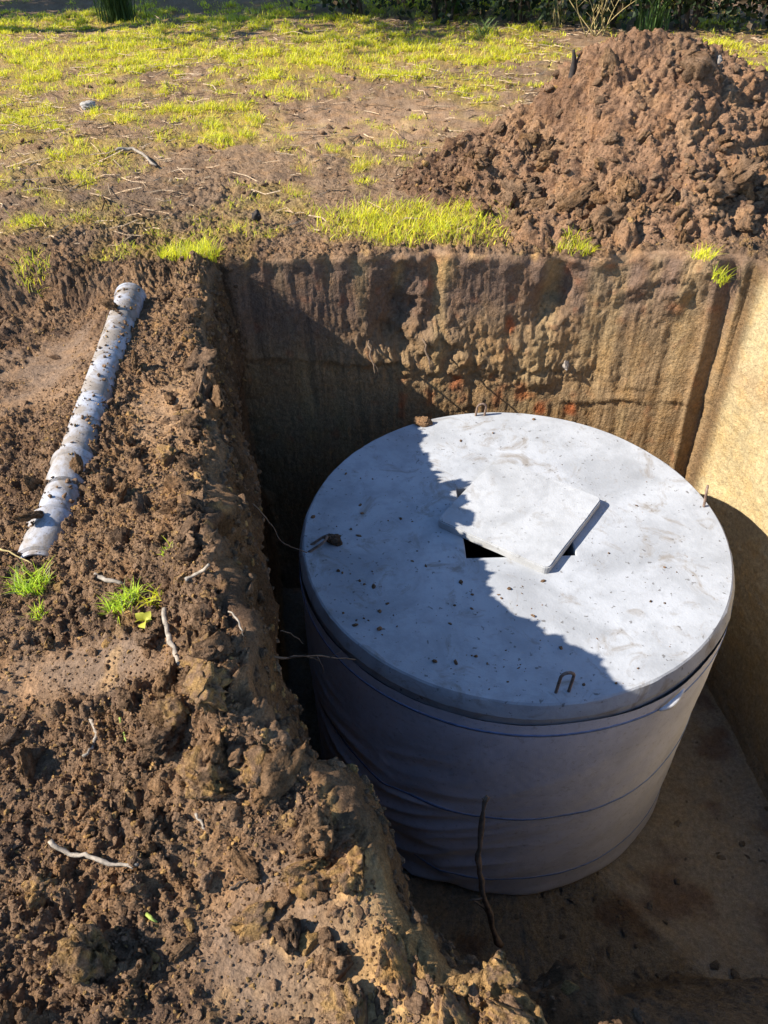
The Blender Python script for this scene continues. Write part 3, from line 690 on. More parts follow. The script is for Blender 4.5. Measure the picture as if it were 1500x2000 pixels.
for px, py, Yd, s in ((1000, 370, 4.6, .09), (1060, 395, 4.5, .08), (1170, 465, 4.1, .10), (1120, 420, 4.35, .10), (1220, 440, 4.25, .09), (1350, 235, 4.75, .12), (940, 390, 4.5, .08), (1400, 440, 4.2, .10), (1290, 455, 4.15, .08), (1180, 200, 4.9, .08)):
    d = _fwd * FPX + _rt * (px - 750) - _up * (py - 1000); q = np.array([0, 0, CAM_H]) + d * Yd / d[1]
    place_clod((q[0], q[1]), s * 0.8, 'rounded brown clod on the face of the soil heap', GH, int(rng.choice([0, 1, 2, 6])), 0.35)

# ------------------------------------------------------------------ septic tank
TX, TY, TR, LT, LB = 0.605, 2.70, 1.0, -0.82, -0.935
tank = thing('septic_tank', 'round concrete septic tank wrapped in grey geotextile standing in the pit', 'septic tank', (TX, TY, FLOOR))
def lathe(profile, n=160, dr=None):
    th = np.arange(n) / n * 2 * np.pi; V = []
    for r, z in profile:
        R_ = np.full(n, r)
        q = np.stack([R_ * np.cos(th), R_ * np.sin(th), np.full(n, z)], -1); V.append(q)
    return np.array(V)
# lid: disc with a square hatch hole, built as a strip from the hatch edge to the rim
HXC, HYC, HS = 0.62 - TX, 2.76 - TY, 0.25
n = 192; th = (np.arange(n) + 0.5) / n * 2 * np.pi - math.pi
th = np.sort(np.concatenate([np.linspace(-math.pi, math.pi, n, endpoint=False), [math.pi / 4, 3 * math.pi / 4, -math.pi / 4, -3 * math.pi / 4]])); th = np.unique(np.round(th, 6)); n = len(th)
sq = HS / np.maximum(np.abs(np.cos(th)), np.abs(np.sin(th)))
hole = np.stack([HXC + sq * np.cos(th), HYC + sq * np.sin(th)], -1)
circ = np.stack([np.cos(th), np.sin(th)], -1)
lz = lambda z: z - FLOOR
rowsV = []
def ring(xy, z): rowsV.append(np.concatenate([xy, np.full((len(xy), 1), lz(z))], 1))
ring(hole, LB); ring(hole, LT - 0.006); ring(hole + (hole - [HXC, HYC]) * 0.02, LT)
for k in (0.2, 0.45, 0.7, 0.9): ring(hole + (circ * 0.984 - hole) * k, LT)
ring(circ * 0.984 * TR, LT); ring(circ * 0.992, LT - 0.006); ring(circ * 1.004, LT - 0.034); ring(circ * 1.013, LT - 0.064); ring(circ * 1.008, LT - 0.071); ring(circ * 1.006, LB); ring(circ * 0.9, LB)
rv = np.array(rowsV)
rv[3:8, :, 2] += 0.003 * noise(rv[3:8] * np.array([1, 1, 0]), 2.0, 120)
chip = 0.004 * noise(rv, 9, 121) + 0.003 * noise(rv, 30, 122)
rv[8:12, :, 0] += chip[8:12] * circ[:, 0]; rv[8:12, :, 1] += chip[8:12] * circ[:, 1]
lid_me = make_mesh('lid', rv, grid_faces(len(rowsV), n, True), M_CONC); lid_me.set_sharp_from_angle(angle=math.radians(20))
lid = link('lid', lid_me, tank, label='pale grey concrete lid slab with a square hatch opening')
# concrete body under the wrap, open inside
bv = lathe([(0.90, lz(LB)), (0.985, lz(LB)), (0.985, 0.0), (0.90, 0.0), (0.90, lz(LB))], 128)
link('tank_wall', make_mesh('tank_wall', bv, grid_faces(5, 128, True), M_SIDE), tank)
bo = lathe([(0.9, 0.10), (0.001, 0.10)], 96); link('tank_base', make_mesh('tank_base', bo, grid_faces(2, 96, True), M_SIDE), tank)
# geotextile wrap with folds
nw, nh = 520, 120
tw = np.arange(nw) / nw * 2 * np.pi; zw = np.linspace(lz(LB) + 0.012, 0.035, nh)
TW, ZW = np.meshgrid(tw, zw)
def wrap_r(TWa, ZWa):
    q = np.stack([np.cos(TWa) * 1.0, np.sin(TWa) * 1.0, ZWa], -1)
    hfrac = 1 - ZWa / lz(LB)
    left = np.exp(-((np.angle(np.exp(1j * (TWa - math.radians(226))))) / 0.60) ** 2)
    fold = np.stack([np.cos(TWa) * 1.4, np.sin(TWa) * 1.4, (ZWa + 0.55 * np.cos(TWa - math.radians(200))) * 5.5], -1)   # folds slant with the pull of the cloth
    r = 1.020 + 0.010 * noise(q, 1.6, 130) * sstep(0, 0.3, hfrac) + 0.006 * noise(fold, 1.0, 131) * sstep(0.02, 0.3, hfrac)
    r = r + left * sstep(0.1, 0.6, hfrac) * (0.028 * (1 - np.abs(noise(fold, 1.3, 132)) * 2.4))
    r = r + 0.010 * np.exp(-((hfrac - 0.965) / 0.03) ** 2) * (1 + 0.4 * noise(fold, 1.5, 133)) - 0.002 * np.exp(-(hfrac / 0.03) ** 2)
    hang = np.exp(-((np.angle(np.exp(1j * (TWa - math.radians(300))))) / 0.16) ** 2)
    r = r + 0.006 * hang * np.exp(-(hfrac / 0.10) ** 2) + 0.0012 * noise(q, 40, 134)
    return r
WR = wrap_r(TW, ZW)
wzz = ZW + 0.012 * (noise(np.stack([np.cos(TW) * 2, np.sin(TW) * 2, 0 * TW], -1), 2.0, 135)) * np.exp(-((lz(LB) - ZW) / 0.1))
wv_ = np.stack([WR * np.cos(TW), WR * np.sin(TW), wzz + 0.004 * np.exp(-((lz(LB) - ZW) / 0.1))], -1)
wrap_o = link('geotextile_wrap', make_mesh('geotextile_wrap', wv_, grid_faces(nh, nw, True), M_FAB), tank, label='grey geotextile cloth wrapped round the tank wall')
for zz in (-0.985, -1.645, -2.24):                                     # woven blue marker threads
    n2 = 260; t2 = np.arange(n2) / n2 * 2 * np.pi; z2 = lz(zz) + 0.010 * noise(np.stack([np.cos(t2) * 2, np.sin(t2) * 2, 0 * t2 + zz], -1), 1.0, 140)
    Rw = []
    for dz, dr in ((0.0065, -0.002), (0.0055, 0.0026), (-0.0055, 0.0026), (-0.0065, -0.002)):
        r2 = wrap_r(t2, z2 + dz) + dr; Rw.append(np.stack([r2 * np.cos(t2), r2 * np.sin(t2), z2 + dz], -1))
    link('blue_stripe', make_mesh('blue_stripe', np.array(Rw), grid_faces(4, n2, True), M_BLUE), wrap_o, label='thin blue marker line woven round the cloth')
# white turned-out corner of the cloth
fa = np.radians(np.linspace(297, 304, 12)); F_ = []
for k, (dr, dz) in enumerate(((0.0, 0.0), (0.010, -0.003), (0.018, -0.012), (0.020, -0.024))):
    r2 = 1.032 + dr * np.sin(np.linspace(0.15, 3.0, 12)); F_.append(np.stack([r2 * np.cos(fa), r2 * np.sin(fa), lz(LB - 0.012) + dz * np.sin(np.linspace(0.2, 3.0, 12)) + np.linspace(-0.03, 0.02, 12)], -1))
fm = make_mesh('flap', np.array(F_), grid_faces(4, 12), M_WHITE)
fo = link('flap', fm, wrap_o, label='white turned-out edge of the cloth'); md = fo.modifiers.new('thick', 'SOLIDIFY'); md.thickness = 0.003
# lifting loops
def loop_mesh(h=0.085, w_=0.05, r=0.0065, lean=(0, 0)):
    pts = []
    for k in range(25):
        a = k / 24
        if a < 0.3: q = (-w_ / 2, -0.03 + (h - w_ / 2 + 0.03) * a / 0.3)
        elif a > 0.7: q = (w_ / 2, -0.03 + (h - w_ / 2 + 0.03) * (1 - a) / 0.3)
        else:
            t = (a - 0.3) / 0.4 * math.pi; q = (-w_ / 2 * math.cos(t), h - w_ / 2 + w_ / 2 * math.sin(t))
        pts.append((q[0] + lean[0] * q[1], lean[1] * q[1], q[1]))
    return tube_mesh('lifting_loop', [tube(pts, r, 8)], M_RUST)
for (gx_, gy_), rot, lean, lh in (((0.56, 3.655), 0.0, (0.1, 0.0), .078), ((1.565, 2.84), 1.15, (0.05, 0.1), .10), ((0.665, 1.765), 0.08, (0.04, -0.05), .125), ((-0.345, 2.60), 1.4, (0.3, -1.3), .06)):
    o = link('lifting_loop', loop_mesh(h=lh, lean=lean), tank); o.location = (gx_ - TX, gy_ - TY, lz(LT)); o.rotation_euler = (0, 0, rot)

# cover plate lying askew over the hatch
bm = bmesh.new(); s = 0.292; t_ = 0.040
prof = [(-s, -s), (s, -s), (s, s), (-s, s)]
bmesh.ops.create_cube(bm, size=1.0); bmesh.ops.scale(bm, vec=(2 * s, 2 * s, t_), verts=bm.verts)
vert_e = [e for e in bm.edges if abs(e.verts[0].co.z - e.verts[1].co.z) > 0.01]
bmesh.ops.bevel(bm, geom=vert_e, offset=0.028, segments=4, affect='EDGES', profile=0.5)
top_e = [e for e in bm.edges if all(v.co.z > t_ / 2 - 1e-4 for v in e.verts)]
bmesh.ops.bevel(bm, geom=top_e, offset=0.005, segments=2, affect='EDGES')
bmesh.ops.triangulate(bm, faces=[f for f in bm.faces if len(f.verts) > 4]); bmesh.ops.subdivide_edges(bm, edges=[e for e in bm.edges if e.calc_length() > 0.1], cuts=6, use_grid_fill=True)
for v in bm.verts:
    k = 0.0025 * float(noise(np.array([v.co[:]]), 14, 150)[0]); v.co.x += k; v.co.y += k
cov = bm_obj('hatch_cover', bm, M_COVER, label='square concrete hatch cover lying askew over the opening in the tank lid', category='hatch cover')
cov.location = (0.655, 2.79, LT + t_ / 2 + 0.004); cov.rotation_euler = (0.008, 0.004, math.radians(-36.5))

# soil bits on the lid
def bit(name, px, py, s, kd, label, mat=None, z=LT, flat=1.0):
    q = G(px, py, z); v, f = clod_shape(4, 300 + int(px), 1.0)
    me = make_mesh(name, v * s, f, mat or M_SOIL, np.broadcast_to(kd, v.shape)); o = link(name, me, label=label, category=name.replace('_', ' '))
    o.location = (q[0], q[1], z + s * 0.5 * flat); o.scale = (1, 1, flat); return o
bit('soil_clod', 825, 830, 0.032, c_brown * 1.1, 'small brown clod lying at the far edge of the tank lid')
bit('soil_clod', 651, 1060, 0.032, c_grey * 0.7, 'dark clod lying at the left edge of the tank lid in shade')
nb = 1100; a = rng.random(nb) * 6.28; r0 = 0.97 * np.sqrt(rng.random(nb)); bx, by = TX + r0 * np.cos(a), TY + r0 * np.sin(a)
pn = noise(np.stack([bx, by, 0 * bx], -1), 4.0, 123)
keep = (pn > -0.05 + 0.25 * (rng.random(nb) - 0.5)) & (rng.random(nb) < np.clip(0.18 + 0.9 * np.exp(-(((bx - 0.2) / 0.5) ** 2 + ((by - 2.3) / 0.5) ** 2)), 0, 1)) & ~((np.abs(bx - 0.62) < 0.40) & (np.abs(by - 2.76) < 0.40))
bp = np.stack([bx, by, np.full(nb, LT)], -1)[keep]; nb = len(bp)
scatter('lid_crumbs', shp80, bp, 0.0018 + 0.009 * rng.random(nb) ** 4, np.broadcast_to(c_mid, (nb, 3)) * (0.6 + 0.6 * rng.random((nb, 1))), M_SOIL, sink=0.2, label='dark soil crumbs scattered on the tank lid', category='soil crumbs')

# ------------------------------------------------------------------ drain pipe
PZ = -0.046; pr = 0.068
pl = float(np.linalg.norm(PB - PA)); pdir = np.array([*(PB - PA), 0.0]) / pl
pipe = thing('drain_pipe', 'grey plastic drain pipe half buried in soil left of the pit', 'pipe', (PA[0], PA[1], PZ))
pipe.rotation_euler = (math.radians(0.6), 0, math.atan2(pdir[1], pdir[0]) - math.pi / 2)
def pipe_part(name, prof, parent, label=None):
    nn = 48; t = np.arange(nn) / nn * 2 * np.pi; V = np.array([np.stack([r * np.cos(t), np.full(nn, y), r * np.sin(t)], -1) for r, y in prof])
    o = link(name, make_mesh(name, V, grid_faces(len(prof), nn, True)[:, ::-1], M_PIPE), parent)
    o.data.set_sharp_from_angle(angle=math.radians(30))
    if label: o['label'] = label
    return o
pi_ = pr - 0.005
jy = 0.47
near_t = pipe_part('pipe_tube', [(pi_, 0.0), (pr, 0.0), (pr, 0.25), (pr, 0.5), (pi_, 0.5), (pi_, 0.0)], pipe)
far_t = pipe_part('pipe_tube', [(pi_, 0.36), (pr, 0.36), (pr, 0.8), (pr, 1.3), (pr, pl), (pi_, pl), (pi_, 0.36)], pipe)
so1 = pipe_part('pipe_socket', [(pr + .001, 0.02), (pr + .010, 0.025), (pr + .010, 0.17), (pr + .016, 0.18), (pr + .016, 0.205), (pr + .010, 0.215), (pr + .001, 0.235)], pipe, 'wider socket at the near end of the pipe')
so2 = pipe_part('pipe_socket', [(pr + .001, 0.38), (pr + .008, 0.39), (pr + .008, 0.50), (pr + .014, 0.505), (pr + .014, 0.535), (pr + .008, 0.54), (pr + .001, 0.55)], pipe)
so3 = pipe_part('pipe_socket', [(pr + .0005, pl - 0.05), (pr + .005, pl - 0.048), (pr + .005, pl - 0.020), (pr + .009, pl - 0.018), (pr + .009, pl), (pr - .004, pl + 0.002)], pipe, 'flared rim at the far end of the pipe')
# soil crumbs lying on the pipe
nb = 380; tt = rng.random(nb); aa = (rng.random(nb) - 0.5) * 2.2
base = np.array([PA[0], PA[1], PZ])[None] + pdir[None] * (tt * pl)[:, None]; sidev = np.array([pdir[1], -pdir[0], 0])
bp = base + sidev[None] * ((pr + 0.004) * np.sin(aa))[:, None]; bp[:, 2] += (pr + 0.004) * np.cos(aa) + tt * pl * math.tan(math.radians(0.6))
scatter('pipe_crumbs', shp80, bp, 0.002 + 0.008 * rng.random(nb) ** 4, soil_tint(nb, 0.25, 0.1), M_SOIL, sink=0.3, label='crumbs of soil lying on the drain pipe', category='soil crumbs')
for px, py, s in ((215, 955, .035), (240, 965, .028), (262, 700, .03), (150, 905, .03), (60, 1010, .03), (215, 600, .03)):
    g = G(px, py, 0.05); place_clod((g[0], g[1], 0.055 if 190 < px < 250 else float(ground_z(g[0], g[1])[0]) + 0.02), s, 'rough crumbly clod of brown soil lying on the bank left of the pit', GB, 1)

# ------------------------------------------------------------------ twigs, roots, stones
def stick(name, pix, rad, label, cat, mat, lift=0.006, n=16, wob=0.002, z=None, branches=(), taper=0.6):
    P3 = []
    for q in pix:
        zz = q[2] if len(q) > 2 else 0.0
        g = G(q[0], q[1], zz)
        if len(q) == 2: 
            for _ in range(2): g = G(q[0], q[1], float(surface_z(g[0], g[1])[0]) + lift)
        P3.append(g)
    S = smooth_path(P3, n, wob, int(pix[0][0]))
    R_ = np.linspace(rad, rad * taper, n) * (1 + 0.12 * np.random.default_rng(int(pix[0][1])).normal(size=n))
    tb = [tube(S, R_, 7, 0.35, 3)]
    for i, vec, L_ in branches:
        e = S[i] + np.array(vec) * L_; mid_ = (S[i] + e) / 2 + 0.12 * L_ * np.array([0.4, -0.3, 0.5])
        tb.append(tube(smooth_path([S[i], mid_, e], 8, 0.001, i), np.linspace(rad * 0.5, rad * 0.15, 8), 5))
    return link(name, tube_mesh(name, tb, mat), label=label, category=cat)
stick('twig', [(97, 1643), (140, 1668), (180, 1672), (220, 1688), (272, 1688)], 0.0058, 'pale crooked twig lying on soil at lower left', 'twig', M_TWIG, 0.026, 18, 0.0015, branches=((15, (0.8, -0.5, 0.1), 0.02),))
stick('root', [(320, 1190), (325, 1225), (335, 1260), (352, 1300), (372, 1330)], 0.0075, 'pale knobbly root piece below the grass tuft near the pit edge', 'root', M_TWIG, 0.02)
stick('root', [(150, 1405), (172, 1402), (186, 1425), (185, 1450), (165, 1475)], 0.0055, 'curved hook-shaped root piece lying on smooth soil', 'root', M_TWIG, 0.008, 18)
stick('twig', [(187, 1125), (210, 1132), (238, 1140)], 0.0075, 'short straight pale stick beside the two grass tufts', 'twig', M_TWIG, 0.014, 8)
stick('twig', [(360, 1132), (385, 1120), (411, 1100)], 0.006, 'short pale stick leaning on clods at the pit edge', 'twig', M_TWIG, 0.03, 8)
stick('stem', [(234, 1402), (240, 1425), (246, 1447)], 0.004, 'short green plant stem lying on the smooth soil', 'stem', M_STEM, 0.007, 8, 0.0003)
stick('stem', [(287, 1786), (296, 1794), (306, 1801)], 0.0042, 'tiny green stem piece between clods in the foreground', 'stem', M_STEM, 0.01, 6, 0.0003)
stick('root', [(383, 1588), (393, 1605), (403, 1622)], 0.004, 'thin forked rootlet lying on dark clods in the foreground', 'root', M_TWIG, 0.012, 8, branches=((4, (0.6, 0.3, 0.2), 0.025),))
stick('twig', [(448, 1735), (470, 1722), (498, 1712)], 0.0025, 'thin dark twig lying on the trodden soil patch', 'twig', M_ROOT, 0.006, 8)
stick('root', [(226, 293), (255, 291), (280, 303), (303, 324)], 0.013, 'long pale bent stick lying on the field', 'stick', M_TWIG, 0.03, 12, 0.004)
stick('straw', [(0, 1073), (30, 1082), (62, 1102)], 0.003, 'pale dry straw lying near the end of the drain pipe', 'straw', M_DRY, 0.02, 8)
stick('root', [(450, 1195), (465, 1213), (472, 1235)], 0.0028, 'thin wiry root hanging over the pit edge', 'root', M_TWIG, 0.03, 8, branches=((5, (0.3, -0.5, -0.6), 0.03),))
# roots poking out of the cut walls
stick('root', [(495, 985, -0.25), (525, 1020, -0.42), (555, 1062, -0.62), (600, 1078, -0.72)], 0.0035, 'thin root hanging from the left pit wall towards the tank lid', 'root', M_ROOT, n=16, branches=((10, (0.6, 0.2, -0.6), 0.06),))
stick('root', [(500, 1282, -0.20), (560, 1284, -0.32), (620, 1282, -0.42), (695, 1288, -0.52)], 0.0042, 'long branching root reaching from the left wall over the tank side', 'root', M_ROOT, n=18,
      branches=((9, (0.5, 0.3, -0.7), 0.09), (11, (0.3, -0.4, -0.7), 0.08), (13, (0.8, 0.2, 0.4), 0.05), (6, (0.7, -0.2, 0.35), 0.10)))
stick('root', [(975, 1850, -1.55), (945, 1745, -1.22), (934, 1660, -1.05), (950, 1555, -0.85)], 0.0125, 'thick brown root standing upright in front of the tank', 'root', M_ROOT, n=20, wob=0.003, taper=0.75,
      branches=((4, (-0.6, 0.3, 0.5), 0.12), (18, (0.3, 0.2, 0.8), 0.03), (18, (-0.4, 0.2, 0.8), 0.025), (6, (-0.7, -0.2, 0.2), 0.08)))
stick('root', [(548, 1232, -0.30), (570, 1240, -0.36), (592, 1256, -0.42)], 0.002, 'hair-thin rootlet on the left pit wall below the lid', 'root', M_ROOT, n=10)
stick('root', [(975, 1905, 0.02), (985, 1925, 0.0), (1002, 1955, -0.02)], 0.0035, 'white root end under the yellow clod at the near pit edge', 'root', M_TWIG, n=8)
g = G(972, 1895, 0.04); place_clod((g[0], g[1], 0.035), 0.022, 'yellow sandy clod hanging on a white root at the near edge', 'clod on the white root', 5)
for px, py, Z_, lab in ((830, 680, -0.5, 'pale split root sticking out of the middle of the back wall'), (722, 690, -0.6, 'grey broken root stub in the shaded part of the back wall')):
    d = _fwd * FPX + _rt * (px - 750) - _up * (py - 1000); q = np.array([0, 0, CAM_H]) + d * 3.90 / d[1]
    S = smooth_path([q + [0.0, 0.14, 0.03], q, q + [0.02, -0.06, -0.05], q + [0.03, -0.07, -0.10]], 12, 0.003, 3)
    link('root', tube_mesh('root', [tube(S, np.linspace(.007, .003, 12), 7, .4), tube(smooth_path([S[6], S[6] + [0.03, -0.02, -0.04], S[6] + [0.02, -0.02, -0.09]], 6), 0.0025, 5)], M_ROOT), label=lab, category='root')
def stone(px, py, Yd, s, label, mat, name='stone'):
    d = _fwd * FPX + _rt * (px - 750) - _up * (py - 1000); q = np.array([0, 0, CAM_H]) + d * Yd / d[1]
    v, f = clod_shape(4, 400 + px, 0.8); o = link(name, make_mesh(name, v * s, f, mat, np.broadcast_to(c_grey, v.shape)), label=label, category=name); o.location = tuple(q); return o
stone(1352, 680, 3.83, 0.022, 'pale pebble stuck in the right part of the back wall', M_GREYSTONE)
stone(1105, 712, 3.92, 0.028, 'grey stone stuck in the middle of the back wall', M_GREYSTONE)
g = G(174, 210); s_ = stone(174, 210, g[1], 0.055, 'pale flat stone lying on the field at left', M_STONE); s_.scale = (1.3, 0.8, 0.55); s_.location.z = float(ground_z(g[0], g[1])[0]) + 0.02
s_ = stone(1404, 124, 4.98, 0.05, 'white stone chip on the right shoulder of the soil heap', M_STONE); s_.scale = (0.4, 0.5, 1.0)
g = G(503, 436); s_ = stone(503, 436, g[1], 0.036, 'dark upright clod standing behind the far left pit corner', M_DARK, 'soil_clod'); s_['category'] = 'soil clod'; s_.scale = (0.8, 0.7, 1.1); s_.location.z = float(ground_z(g[0], g[1])[0]) + 0.03
q = np.array([1.16, 5.02, 0.0]); q[2] = float(surface_z(q[0:1], q[1:2])[0])
link('stump', tube_mesh('stump', [tube(smooth_path([q - [0, 0, .05], q + [0.0, 0, .06], q + [-0.01, 0, .13]], 8), np.linspace(.022, .008, 8), 7, .4), tube(smooth_path([q + [0, 0, .05], q + [.02, 0, .08], q + [.025, 0, .11]], 6), .006, 6)], M_DARK),
     label='small dark broken root stump on top of the soil heap', category='stump')

# yellow-green fallen leaf sprig
def leaf_quad(L, W, bend=0.2):
    u_ = np.linspace(0, 1, 6); wv2 = W * np.sin(np.pi * u_ ** 0.8) + 0.0005
    mid_ = np.stack([u_ * L, 0 * u_, bend * L * np.sin(np.pi * u_) * 0.5], -1)
    a_ = mid_ + np.stack([0 * u_, wv2, wv2 * 0.35], -1); b_ = mid_ + np.stack([0 * u_, -wv2, wv2 * 0.35], -1)
    return np.array([a_, mid_, b_])
sp = thing('leaf_sprig', 'small sprig of yellow-green leaves fallen on the soil', 'leaf', (0, 0, 0))
g = G(302, 1268); gz = float(surface_z(g[0], g[1])[0]) + 0.02; sp.location = (g[0], g[1], gz)
for k, (a_, L_) in enumerate(((2.6, .035), (1.2, .03), (0.0, .02), (-1.3, .04), (3.6, .028))):
    V = leaf_quad(L_, L_ * 0.38); o = link('leaf', make_mesh('leaf', V, grid_faces(3, 6), M_LEAF, np.broadcast_to([0.42, 0.40, 0.05], V.shape)), sp)
    o.rotation_euler = (0.2 * k, -0.35, a_)

# ------------------------------------------------------------------ grass
def blades(pos, L, W, lean, colr_, seg=2):
    n = len(pos); az = rng.random(n) * 2 * np.pi; dx, dy = np.cos(az), np.sin(az); fa_ = az + (rng.random(n) - 0.5) * 2 + np.pi / 2
    wx_, wy_ = np.cos(fa_), np.sin(fa_); V = []
    for k in range(seg + 1):
        u_ = k / seg; c = pos + np.stack([dx * lean * L * u_ ** 1.8, dy * lean * L * u_ ** 1.8, L * u_ * (1 - 0.35 * lean * u_)], -1)
        if k < seg:
            wd = W * (1 - 0.45 * u_) / 2
            V += [c - np.stack([wx_ * wd, wy_ * wd, 0 * wd], -1), c + np.stack([wx_ * wd, wy_ * wd, 0 * wd], -1)]
        else: V.append(c)
    V = np.stack(V, 1); nv = V.shape[1]; F = []
    for k in range(seg - 1): F += [(2 * k, 2 * k + 1, 2 * k + 3), (2 * k, 2 * k + 3, 2 * k + 2)]
    F.append((2 * seg - 2, 2 * seg - 1, 2 * seg)); F = np.array(F)
    return V.reshape(-1, 3), (F[None] + (np.arange(n) * nv)[:, None, None]).reshape(-1, 3), np.repeat(colr_, nv, axis=0)
def grass_cols(n, dry=0.22):
    k = rng.random(n); a = np.array([0.76, 0.70, 0.036]); b_ = np.array([0.54, 0.58, 0.036]); c_ = np.array([0.52, 0.42, 0.16])
    c = np.where((k < dry)[:, None], c_, np.where((k < 0.55)[:, None], b_, a)); return c * (0.7 + 0.6 * rng.random((n, 1)))
in_view = (np.abs(Xg) < 1.2 + 0.52 * Yg) & (Yg > 3.6) & (Yg < 15)
dens = gd[:n_g] * in_view * np.exp(-np.maximum(Yg - 5, 0) * 0.05)
dens = dens ** 1.3 * (0.1 + 1.8 * sstep(-0.05, 0.5, noise(P[:n_g], 6.0, 160)))
NB = 120000
r_, c_ = pick(dens, NB); gp = jitter_pts(r_, c_); gp[:, 2] -= 0.004
dist_c = gp[:, 1]
Lb = (0.028 + 0.065 * rng.random(NB) ** 1.6) * (0.6 + 0.55 * gd[r_, c_]); Wb = 0.0032 + 0.0009 * np.maximum(dist_c - 4, 0)
V, F, cc = blades(gp, Lb * 0.85, Wb * 0.9, 0.3 + 1.0 * rng.random(NB), grass_cols(NB, 0.24))
link('field_grass', make_mesh('field_grass', V, F, M_GRASS, cc, False), kind='stuff', label='short yellow-green grass on the field behind the pit', category='grass')
NP = 13000; pw = np.clip(1.9 * blob(Xg, Yg, G(805, 440), 0.50, 0.30, -0.25) - 0.35 + 0.5 * noise(P[:n_g], 5.0, 74), 0, 1)
r_, c_ = pick(pw, NP); gp = jitter_pts(r_, c_); gp[:, 2] -= 0.004
V, F, cc = blades(gp, 0.03 + 0.07 * rng.random(NP) ** 1.5, np.full(NP, 0.0036), 0.2 + 0.9 * rng.random(NP), grass_cols(NP, 0.15), 3)
link('grass_patch', make_mesh('grass_patch', V, F, M_GRASS, cc, False), kind='stuff', label='bright yellow-green grass patch on the back rim of the pit', category='grass')
# straw and dead stalks on the field
NS = 3200; wst = ((Yg > 4.2) & (Yg < 11.5) & in_view) * (0.3 + 0.7 * sstep(-0.1, 0.5, noise(P[:n_g], 0.7, 170)))
r_, c_ = pick(wst, NS); sp_ = jitter_pts(r_, c_); sp_[:, 2] += 0.012
az = rng.normal(0.1, 0.7, NS); L_ = 0.03 + 0.24 * rng.random(NS) ** 2.6; dv = np.stack([np.cos(az), np.sin(az), rng.normal(0, 0.10, NS)], -1) * (L_ / 2)[:, None]
pv = np.stack([-np.sin(az), np.cos(az), 0 * az], -1) * (0.0022 + 0.0055 * rng.random(NS) ** 2)[:, None]; upv = np.array([0, 0, 0.004])
bend_ = np.stack([-np.sin(az), np.cos(az), 0.4 + 0 * az], -1) * (L_ * rng.normal(0, 0.10, NS))[:, None]
q = np.stack([sp_ - dv - pv, sp_ - dv + pv, sp_ - dv + upv, sp_ + bend_ - pv, sp_ + bend_ + pv, sp_ + bend_ + upv, sp_ + dv - pv, sp_ + dv + pv, sp_ + dv + upv], 1)
f0 = np.array([(0, 3, 5, 2), (1, 2, 5, 4), (0, 1, 4, 3), (3, 6, 8, 5), (4, 5, 8, 7), (3, 4, 7, 6)])
sc_ = np.where(rng.random((NS, 1)) < 0.65, np.array([0.40, 0.33, 0.24]), np.array([0.10, 0.075, 0.05])) * (0.7 + 0.6 * rng.random((NS, 1)))
link('field_straw', make_mesh('field_straw', q.reshape(-1, 3), (f0[None] + (np.arange(NS) * 9)[:, None, None]).reshape(-1, 4), M_SOIL, np.repeat(sc_, 9, axis=0), False),
     kind='stuff', label='dead straw and twigs littering the field', category='straw')
# single tufts
def tuft(px, py, rad, nb, Lm, label, z=None, green=0.0):
    g = G(px, py); zz = float(surface_z(g[0], g[1])[0]) if z is None else z
    if z is None: g = G(px, py, zz)
    a = rng.random(nb) * 6.28; r0 = rad * np.sqrt(rng.random(nb)); p = np.stack([r0 * np.cos(a), r0 * np.sin(a) * 0.8, 0 * a], -1)
    p[:, 2] = surface_z(g[0] + p[:, 0], g[1] + p[:, 1]) - zz - 0.004 if z is None else 0
    cc = grass_cols(nb, 0.12); cc[:, 0] *= 1 - green; cc[:, 1] *= 1 - 0.3 * green
    V, F, cc = blades(p, Lm * (0.4 + 0.8 * rng.random(nb)), np.full(nb, 0.0032), 0.3 + 0.9 * rng.random(nb), cc, 3)
    o = link('grass_tuft', make_mesh('grass_tuft', V, F, M_GRASS, cc, False), label=label, category='grass tuft'); o.location = (g[0], g[1], zz); return o
tuft(62, 1148, 0.055, 230, 0.060, 'bright green grass tuft left of the other foreground tufts', green=0.3)
tuft(242, 1178, 0.050, 190, 0.055, 'bright green grass tuft above the pale knobbly root', green=0.3)
tuft(75, 1202, 0.022, 50, 0.04, 'small sparse grass tuft below the large foreground tuft', green=0.3)
tuft(330, 1092, 0.02, 22, 0.035, 'tiny grass sprout among clods beside the left pit edge', green=0.2)
tuft(300, 1180, 0.03, 40, 0.05, 'thin pale grass between the foreground tuft and the pit edge')
tuft(372, 506, 0.16, 800, 0.10, 'yellow-green grass clump overhanging the far left pit corner')
tuft(1125, 487, 0.10, 240, 0.07, 'grass clump on the back rim below the soil heap')
tuft(1380, 484, 0.065, 150, 0.06, 'small grass clump on the back rim near the right pit corner')
tuft(1455, 372, 0.04, 60, 0.09, 'few grass blades growing on the right flank of the soil heap')
tuft(60, 520, 0.10, 140, 0.07, 'pale grass clump on bare soil at the left edge')
tuft(60, 440, 0.09, 160, 0.06, 'low grass clump on the dark mud at the left edge')

